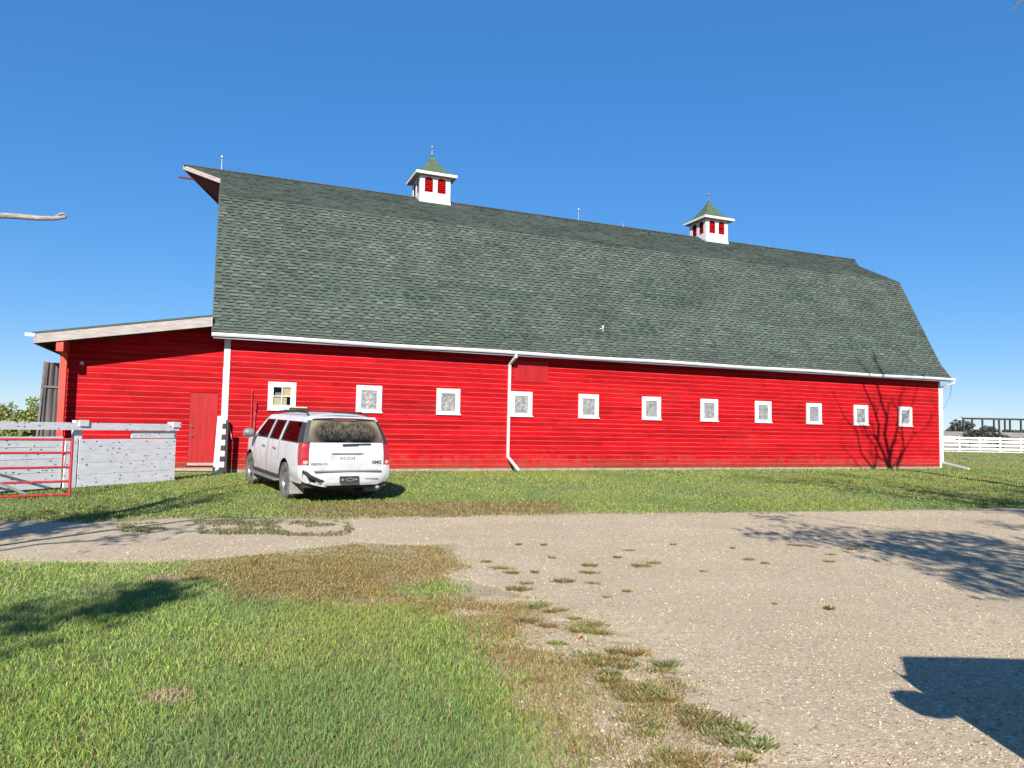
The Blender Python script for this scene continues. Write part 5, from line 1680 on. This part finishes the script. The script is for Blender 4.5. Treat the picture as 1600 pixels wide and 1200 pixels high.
for (px, w_, h_, lab) in ((1474, 5, 2.0, 'long low white farm shed on the horizon by the barn end'), (1514, 3.2, 2.4, 'small white farm shed on the horizon before the steel frame')):
    p = at_y(px, 670, 220)
    e = empty('farm_shed', (p[0], 220, 0.45)); tag(e, lab, 'shed')
    m = MB(); m.box(-w_ / 2, w_ / 2, -2, 2, 0, h_); m.build('wall', M_white, e)
    m = MB(); m.face([(-w_ / 2 - .2, -2.2, h_), (w_ / 2 + .2, -2.2, h_), (w_ / 2 + .2, 0, h_ + .9), (-w_ / 2 - .2, 0, h_ + .9)]); m.face([(-w_ / 2 - .2, 2.2, h_), (w_ / 2 + .2, 2.2, h_), (w_ / 2 + .2, 0, h_ + .9), (-w_ / 2 - .2, 0, h_ + .9)][::-1]); m.build('roof', M_oldwood, e)

# ------------------------------------------------------------------ foliage helpers
LEAFPAL = np.array([[0.085, 0.125, 0.032], [0.062, 0.100, 0.026], [0.115, 0.150, 0.042], [0.140, 0.165, 0.055]])
def leaf_cloud(centres, radii, per, size, pal=LEAFPAL, flat=0.7, seed=0):
    r = np.random.default_rng(seed)
    P = []
    for c, rad in zip(centres, radii):
        n = int(per)
        d = r.normal(size=(n, 3)); d /= np.linalg.norm(d, axis=1)[:, None]
        q = d * (rad * (0.45 + 0.6 * r.random(n) ** 0.6))[:, None]
        q[:, 2] *= flat
        P.append(np.asarray(c) + q)
    P = np.concatenate(P)
    n = len(P)
    a = r.normal(size=(n, 3)); a /= np.linalg.norm(a, axis=1)[:, None]
    b = r.normal(size=(n, 3)); b = np.cross(a, b); b /= np.linalg.norm(b, axis=1)[:, None]
    s = size * (0.6 + 0.8 * r.random(n))[:, None]
    V = np.stack([P - a * s, P - b * s * 0.45, P + a * s, P + b * s * 0.45], 1).reshape(-1, 3)
    k = np.arange(n) * 4
    F = np.stack([k, k + 1, k + 2, k + 3], 1)
    tone = np.repeat(pal[r.integers(0, len(pal), n)] * (0.7 + 0.6 * r.random((n, 1))), 4, axis=0)
    return V, F, tone
def bent(a, b, rnd, n=6, wob=0.06):
    a = Vector(a); b = Vector(b); L = (b - a).length
    pts = []
    for k in range(n + 1):
        t = k / n
        p = a.lerp(b, t)
        if 0 < k < n: p += Vector((rnd.uniform(-1, 1), rnd.uniform(-1, 1), rnd.uniform(-1, 1))) * L * wob
        pts.append(p)
    return pts
def in_view(p, m=25):
    q = CR @ (np.array(p) - CO)
    if q[2] <= 0.1: return False
    px, py = 800 + FPX * q[0] / q[2], 600 - FPX * q[1] / q[2]
    return -m < px < 1600 + m and -m < py < 1200 + m
def make_tree(name, base, fork, trunk_r, limbs, seed, label, leaf_per=0, leaf_size=0.06, twig=1.2, sub=6, group=None, barkm=None, limb_r=None, pal=LEAFPAL, crown_rad=0.45):
    """base/fork are points; limbs = list of (tip, radius) in world space"""
    rnd = random.Random(seed)
    root = empty(name, tuple(base))
    tag(root, label, 'tree', group)
    B = Vector(base)
    m = MB()
    pts = bent(B, Vector(fork), rnd, 5, 0.02)
    m.tube([p - B for p in pts], [trunk_r * (1.25 if i == 0 else 1.0 - 0.08 * i) for i in range(len(pts))], 10)
    m.build('trunk', barkm or M_bark, root, smooth=True)
    lm = MB(); ends = []
    for (tip, rad) in limbs:
        st_ = pts[-1] if rnd.random() < 0.6 else pts[-2]
        lp = bent(st_, Vector(tip), rnd, 7, 0.035)
        while len(lp) > 4 and any(in_view(p_, 4) for p_ in lp):
            tip = Vector(tip) + (Vector(tip) - Vector((0, tip[1], tip[2]))).normalized() * 0.4
            lp = [p_ + (Vector(tip) - lp[-1]) * (i_ / 7) for i_, p_ in enumerate(lp)]
        lm.tube([p - B for p in lp], [rad * (1 - 0.85 * i / 7) for i in range(8)], 7)
        L = (Vector(tip) - st_).length
        for k in range(sub):
            i = rnd.randint(2, 7); s0 = lp[i]
            d = (lp[i] - lp[i - 1]).normalized()
            o_ = Vector((rnd.uniform(-1, 1), rnd.uniform(-1, 1), rnd.uniform(-.5, .8)))
            e0 = s0 + (d * 0.8 + o_ * 0.8).normalized() * twig * rnd.uniform(0.5, 1.2)
            if in_view(e0, 60): continue
            sp3 = bent(s0, e0, rnd, 4, 0.06)
            r0 = rad * (1 - 0.85 * i / 7) * 0.6 + 0.006
            lm.tube([p - B for p in sp3], [r0 * (1 - 0.8 * j / 4) for j in range(5)], 5)
            ends.append(e0); ends.append(sp3[2])
            for q in range(3):
                s4 = sp3[rnd.randint(1, 4)]
                e4 = s4 + Vector((rnd.uniform(-1, 1), rnd.uniform(-1, 1), rnd.uniform(-.6, .7))) * twig * 0.45
                if in_view(e4, 60): continue
                lm.tube([s4 - B, (s4 + e4) / 2 - B + Vector((0, 0, .03)), e4 - B], [r0 * .35 + .003, r0 * .22 + .002, .003], 4)
                ends.append(e4)
        ends.append(Vector(tip))
    lm.build('limbs', barkm or M_bark, root, smooth=True)
    if leaf_per:
        C = [tuple(e_ - B) for e_ in ends]
        Vv, Ff, Tt = leaf_cloud(C, [crown_rad] * len(C), leaf_per, leaf_size, pal, seed=seed)
        np_mesh('crown', Vv, Ff, M_leaf, Tt, root)
    return root
def shadow_src(px, py, h):
    g = gpt(px, py)
    k = h / math.tan(SUN_EL)
    return Vector((g[0] + math.sin(SUN_AZ) * k, g[1] + math.cos(SUN_AZ) * k, h))

# left tree: limbs leaning over the left edge of the frame, with one dead branch in view
tips = [(shadow_src(150, 812, 4.6), .17), (shadow_src(262, 786, 5.4), .15), (shadow_src(330, 770, 6.2), .15), (shadow_src(385, 757, 7.0), .16), (shadow_src(200, 790, 6.4), .15), (shadow_src(70, 800, 6.5), .14), (shadow_src(270, 828, 4.3), .08), (shadow_src(400, 770, 6.4), .10), (shadow_src(420, 762, 6.7), .09)]
pop = make_tree('poplar_tree', (-8.2, 1.8, 0), (-8.0, 2.3, 3.6), 0.42, tips, 3, 'bare limbed tree beside the gravel track with one bleached dead branch', leaf_per=5, leaf_size=0.07, twig=1.0, sub=5)
m = MB()
dpts = [at_y(px, py, 6.5) for px, py in ((-130, 328), (-60, 333), (0, 336.5), (30, 338), (60, 341), (85, 341), (103, 339))]
root = Vector((-8.1, 2.4, 3.0))
allp = [root, root.lerp(Vector(dpts[0]), 0.5) + Vector((0, 0, .1))] + [Vector(p) for p in dpts]
m.tube(allp, [.07, .05, .036, .032, .029, .027, .024, .021, .014], 8)
m.tube([Vector(dpts[-2]), Vector(dpts[-2]) + Vector((.05, .02, .05)), Vector(dpts[-1]) + Vector((.0, 0, .03))], [.018, .012, .004], 6)
db_ = m.build('dead_branch', M_deadwood, pop, smooth=True); db_.location = -pop.location
db_['label'] = 'bleached dead branch reaching into the sky over the gravel track'

# tall bare tree right of the frame, its forked top shadow lies on the barn wall
wb_ = bw(wallp(1390, 731, 0)[0], 0, 0.2)
kk = 8.0 / math.tan(SUN_EL)
tx, ty = wb_.x + math.sin(SUN_AZ) * kk, wb_.y + math.cos(SUN_AZ) * kk
def wall_src(px, py):
    u, v, z = wallp(px, py, 0)
    p = bw(u, v, 0)
    dy = ty + random.uniform(-.8, .8) - p.y
    t = dy / (math.cos(SUN_AZ) * math.cos(SUN_EL))
    return Vector((p.x + math.sin(SUN_AZ) * math.cos(SUN_EL) * t, p.y + dy, z + math.sin(SUN_EL) * t))
limbs = [(wall_src(1340, 560), .11), (wall_src(1368, 545), .12), (wall_src(1412, 610), .11), (wall_src(1285, 600), .07), (wall_src(1432, 575), .07), (wall_src(1330, 650), .06), (wall_src(1462, 640), .05), (wall_src(1310, 690), .06)]
make_tree('tall_bare_tree', (tx - .3, ty, 0.1), (tx, ty, 8.1), 0.21, limbs, 5, 'tall bare tree with a forked top beside the barn lawn', twig=1.3, sub=6)
tips = [(shadow_src(px, py, h_), .13) for px, py, h_ in ((1200, 748, 9.5), (1300, 755, 9.0), (1400, 762, 8.5), (1480, 775, 7.5), (1560, 785, 7.0), (1330, 745, 10.5), (1440, 750, 10), (1580, 765, 8.5), (1560, 750, 9.5), (1420, 780, 6.8), (1650, 775, 8))]
make_tree('broad_bare_tree', (14.2, 5.0, 0), (14.0, 5.2, 4.5), 0.28, tips, 8, 'broad thin leaved tree beside the gravel drive', leaf_per=8, leaf_size=0.09, twig=1.5, sub=8)
tips = [(shadow_src(px, py, h_), .06) for px, py, h_ in ((1165, 832, 5.6), (1235, 818, 5.7), (1262, 850, 5.3), (1330, 840, 5.4), (1400, 858, 5.2), (1470, 880, 5.0), (1420, 835, 5.6), (1540, 905, 5.0), (1590, 880, 5.2), (1530, 850, 5.4), (1360, 868, 5.1), (1600, 925, 4.8), (1640, 850, 5.5), (1580, 825, 5.8))]
mpl = make_tree('leafy_maple_tree', (10.5, 0.6, 0), (10.2, 0.9, 3.4), 0.24, tips, 12, 'leafy spreading tree beside the gravel drive with a hanging bare twig', leaf_per=15, leaf_size=0.08, twig=0.8, sub=5, crown_rad=0.34)
tw = MB()
q = [at_y(px, py, 6.2) for px, py in ((1640, -6), (1600, 1), (1592, 4), (1588, 9), (1580, 19))]
tw.tube([Vector((10.2, 0.9, 3.4)), Vector((6.6, 4.4, 4.9))] + [Vector(p) for p in q], [.05, .02, .008, .006, .006, .005, .003], 5)
tw.tube([Vector(q[2]), Vector(at_y(1586, 5, 6.2))], [.006, .003], 5)
tb_ = tw.build('bare_twig', M_bark, mpl); tb_.location = -mpl.location
tips = [(shadow_src(px, py, h_), .05) for px, py, h_ in ((40, 985, 5.2), (120, 965, 5.3), (200, 940, 5.4), (60, 950, 5.4), (150, 940, 5.6), (20, 1010, 5.0))]
make_tree('lawn_tree', (-7.5, -6.5, 0), (-7.2, -6.0, 3.2), 0.22, tips, 21, 'leafy tree standing alone on the green lawn', leaf_per=22, leaf_size=0.08, twig=0.6, sub=4, crown_rad=0.3)

# ------------------------------------------------------------------ shrubs beyond the pen fence (left)
def shrub(px, y, h, w, seed, label, pal=LEAFPAL, top=None):
    p = at_y(px, 660, y)
    gzv = float(gz(p[0], y))
    root = empty('willow_shrub', (p[0], y, gzv))
    tag(root, label, 'shrub', 'shrubs beyond the pen fence')
    r = random.Random(seed)
    C = []; Rr = []
    for k in range(26):
        a = r.uniform(0, 6.28); rad = r.uniform(0, w)
        C.append((rad * math.cos(a), rad * math.sin(a) * .6, h * r.uniform(0.15, 0.92) * (1 - 0.35 * (rad / w) ** 2))); Rr.append(r.uniform(0.22, 0.5))
    V1, F1, T1 = leaf_cloud(C, Rr, 150, 0.085, pal, 0.8, seed)
    np_mesh('foliage', V1, F1, M_leaf, T1, root)
    m = MB()
    for c in C[:14]:
        m.tube([(c[0] * .15, c[1] * .15, 0), (c[0] * .6, c[1] * .6, c[2] * .6), (c[0] * 1.05, c[1] * 1.05, c[2] + .25)], [.03, .018, .005], 5)
    m.build('stems', M_bark, root)
PALY = np.array([[0.25, 0.29, 0.075], [0.19, 0.245, 0.06], [0.31, 0.30, 0.10], [0.13, 0.18, 0.05]])
lab = 'yellow green leafy shrub growing beyond the white pen fence'
for k, (px, y, h, w) in enumerate(((-60, 30, 2.7, 1.6), (10, 31, 2.75, 1.4), (60, 30, 2.45, 1.2), (110, 34, 2.4, 1.3), (35, 27, 1.9, 1.2), (-20, 27, 2.0, 1.3))):
    shrub(px, y, h, w, 40 + k, lab, PALY)

# ------------------------------------------------------------------ far right bush and horizon trees
p = at_y(1540, 675, 76)
bushr = empty('dark_bush', (p[0], 76, 0.45)); tag(bushr, 'dark brown leafy bush standing before the corral fence', 'bush')
V1, F1, T1 = leaf_cloud([(rr.uniform(-1.7, 1.7), rr.uniform(-.6, .6), rr.uniform(.3, 1.9)) for _ in range(22)], [0.6] * 22, 90, 0.13, np.array([[.05, .05, .035], [.075, .065, .045], [.035, .04, .03]]), .8, 77)
np_mesh('foliage', V1, F1, M_leaf, T1, bushr)
FARPAL = np.array([[.045, .06, .045], [.06, .07, .055], [.075, .08, .055]])
for k, (px, dist, h, w) in enumerate(((1478, 420, 5.5, 7), (1490, 380, 7, 8), (1501, 300, 8.5, 6), (1510, 330, 7, 6), (1524, 420, 6.5, 9), (1540, 390, 8, 6), (1556, 400, 6.5, 7), (1568, 430, 6, 8), (1580, 380, 5.5, 6), (1592, 420, 6, 8), (1606, 400, 6, 8))):
    p = at_y(px, 672, dist)
    t_ = empty('horizon_tree', (p[0], dist, 0.4))
    tag(t_, 'small hazy green tree on the far horizon beyond the corral', 'tree', 'trees on the horizon')
    C = [(rr.uniform(-w / 2, w / 2), rr.uniform(-1.5, 1.5), rr.uniform(1.2, h - 1)) for _ in range(14)]
    V1, F1, T1 = leaf_cloud(C, [1.8] * 14, 60, 0.55, FARPAL, .8, 90 + k)
    np_mesh('crown', V1, F1, M_leaf, T1, t_)
    m = MB(); m.tube([(0, 0, -.3), (0, 0, h * .6)], [.3, .12], 6); m.build('trunk', M_bark, t_)

# ------------------------------------------------------------------ weed tufts on the gravel
TUFTS = [(783, 890, .32), (760, 880, .14), (800, 897, .22), (880, 909, .26), (920, 884, .22), (918, 895, .24), (1000, 885, .36), (1022, 880, .24), (985, 862, .2), (965, 872, .12),
         (820, 912, .2), (808, 922, .3), (925, 912, .22), (863, 873, .1), (810, 852, .1), (850, 853, .08), (1052, 853, .1), (835, 895, .1), (1245, 854, .42), (1335, 860, .34), (1355, 855, .3),
         (1297, 880, .14), (1170, 876, .16), (1195, 882, .12), (1098, 893, .12), (1145, 858, .06), (1300, 868, .16), (950, 935, .12), (980, 925, .1), (1296, 953, .1), (1210, 945, .05),
         (993, 1025, .26), (985, 1040, .2), (1030, 1050, .3), (1020, 1075, .24), (1075, 1110, .34), (1100, 1130, .32), (1000, 1130, .42), (1120, 1150, .2), (1185, 1170, .26), (1160, 1160, .16), (1100, 1190, .4), (960, 1075, .3), (955, 1035, .22), (905, 990, .3), (1010, 1150, .25)]
_tr = random.Random(99)
for _ in range(34):
    py = _tr.uniform(945, 1195)
    xc = float(np.interp(py, [940, 965, 1010, 1060, 1110, 1150, 1200], [820, 880, 925, 985, 1040, 1075, 1120]))
    TUFTS.append((xc + _tr.gauss(0, 38), py, _tr.uniform(0.10, 0.34)))
for k, (px, py, wd) in enumerate(TUFTS):
    g = gpt(px, py)
    n = int(90 + 620 * wd)
    r_ = np.random.default_rng(500 + k)
    th_ = r_.random(n) * 6.283; rd_ = r_.random(n) ** 0.8
    lob = 0.65 + 0.35 * np.sin(th_ * 3 + k) * np.cos(th_ * 2 + 2 * k)
    ax = np.cos(th_) * rd_ * lob * wd * 0.62; ay = np.sin(th_) * rd_ * lob * wd * 0.42
    hk = 0.45 + 0.55 * r_.random(); ln = (0.022 + 0.04 * r_.random(n)) * hk; w_ = 0.005 + 0.004 * r_.random()
    tint = np.array([1.0 + 0.45 * r_.random(), 0.95 + 0.25 * r_.random(), 0.85 + 0.4 * r_.random()])
    an = r_.random(n) * 6.28; la = np.arctan2(ay, ax) + r_.normal(size=n) * .8
    X0 = np.stack([ax, ay, gheight(g[0] + ax, g[1] + ay) - gheight(g[0], g[1]) + .008], 1)
    W0 = np.stack([np.cos(an), np.sin(an), 0 * an], 1) * w_ / 2
    T0 = X0 + np.stack([np.cos(la) * ln * .7, np.sin(la) * ln * .7, ln * .75], 1)
    Vt = np.stack([X0 - W0, X0 + W0, T0 + W0 * .7, T0 - W0 * .7], 1).reshape(-1, 3)
    kq = np.arange(n) * 4
    Tn = np.repeat(WEED[r_.integers(0, 4, n)] * (.6 + .8 * r_.random((n, 1))) * tint, 4, axis=0)
    o = np_mesh('weed_tuft', Vt, np.stack([kq, kq + 1, kq + 2, kq + 3], 1), M_grass, Tn)
    o.location = (g[0], g[1], float(gheight(g[0], g[1])))
    tag(o, 'small olive weed tuft growing in the bare gravel drive', 'weed', 'weed tufts on the gravel')
g = gpt(907, 1003)
m = MB(); m.grid(lambda u, v: ((u - .5) * .045, (v - .5) * .035 * (1 - (2 * u - 1) ** 2), .01 + .035 * u + .02 * (2 * v - 1) ** 2), 5, 4)
M_oleaf = mat('orange_dead_leaf', (0.50, 0.20, 0.09), rough=0.7)
o = m.build('fallen_leaf', M_oleaf); o.location = (g[0], g[1], float(gheight(g[0], g[1])) + .01)
tag(o, 'single curled orange dead leaf among the weeds', 'leaf')
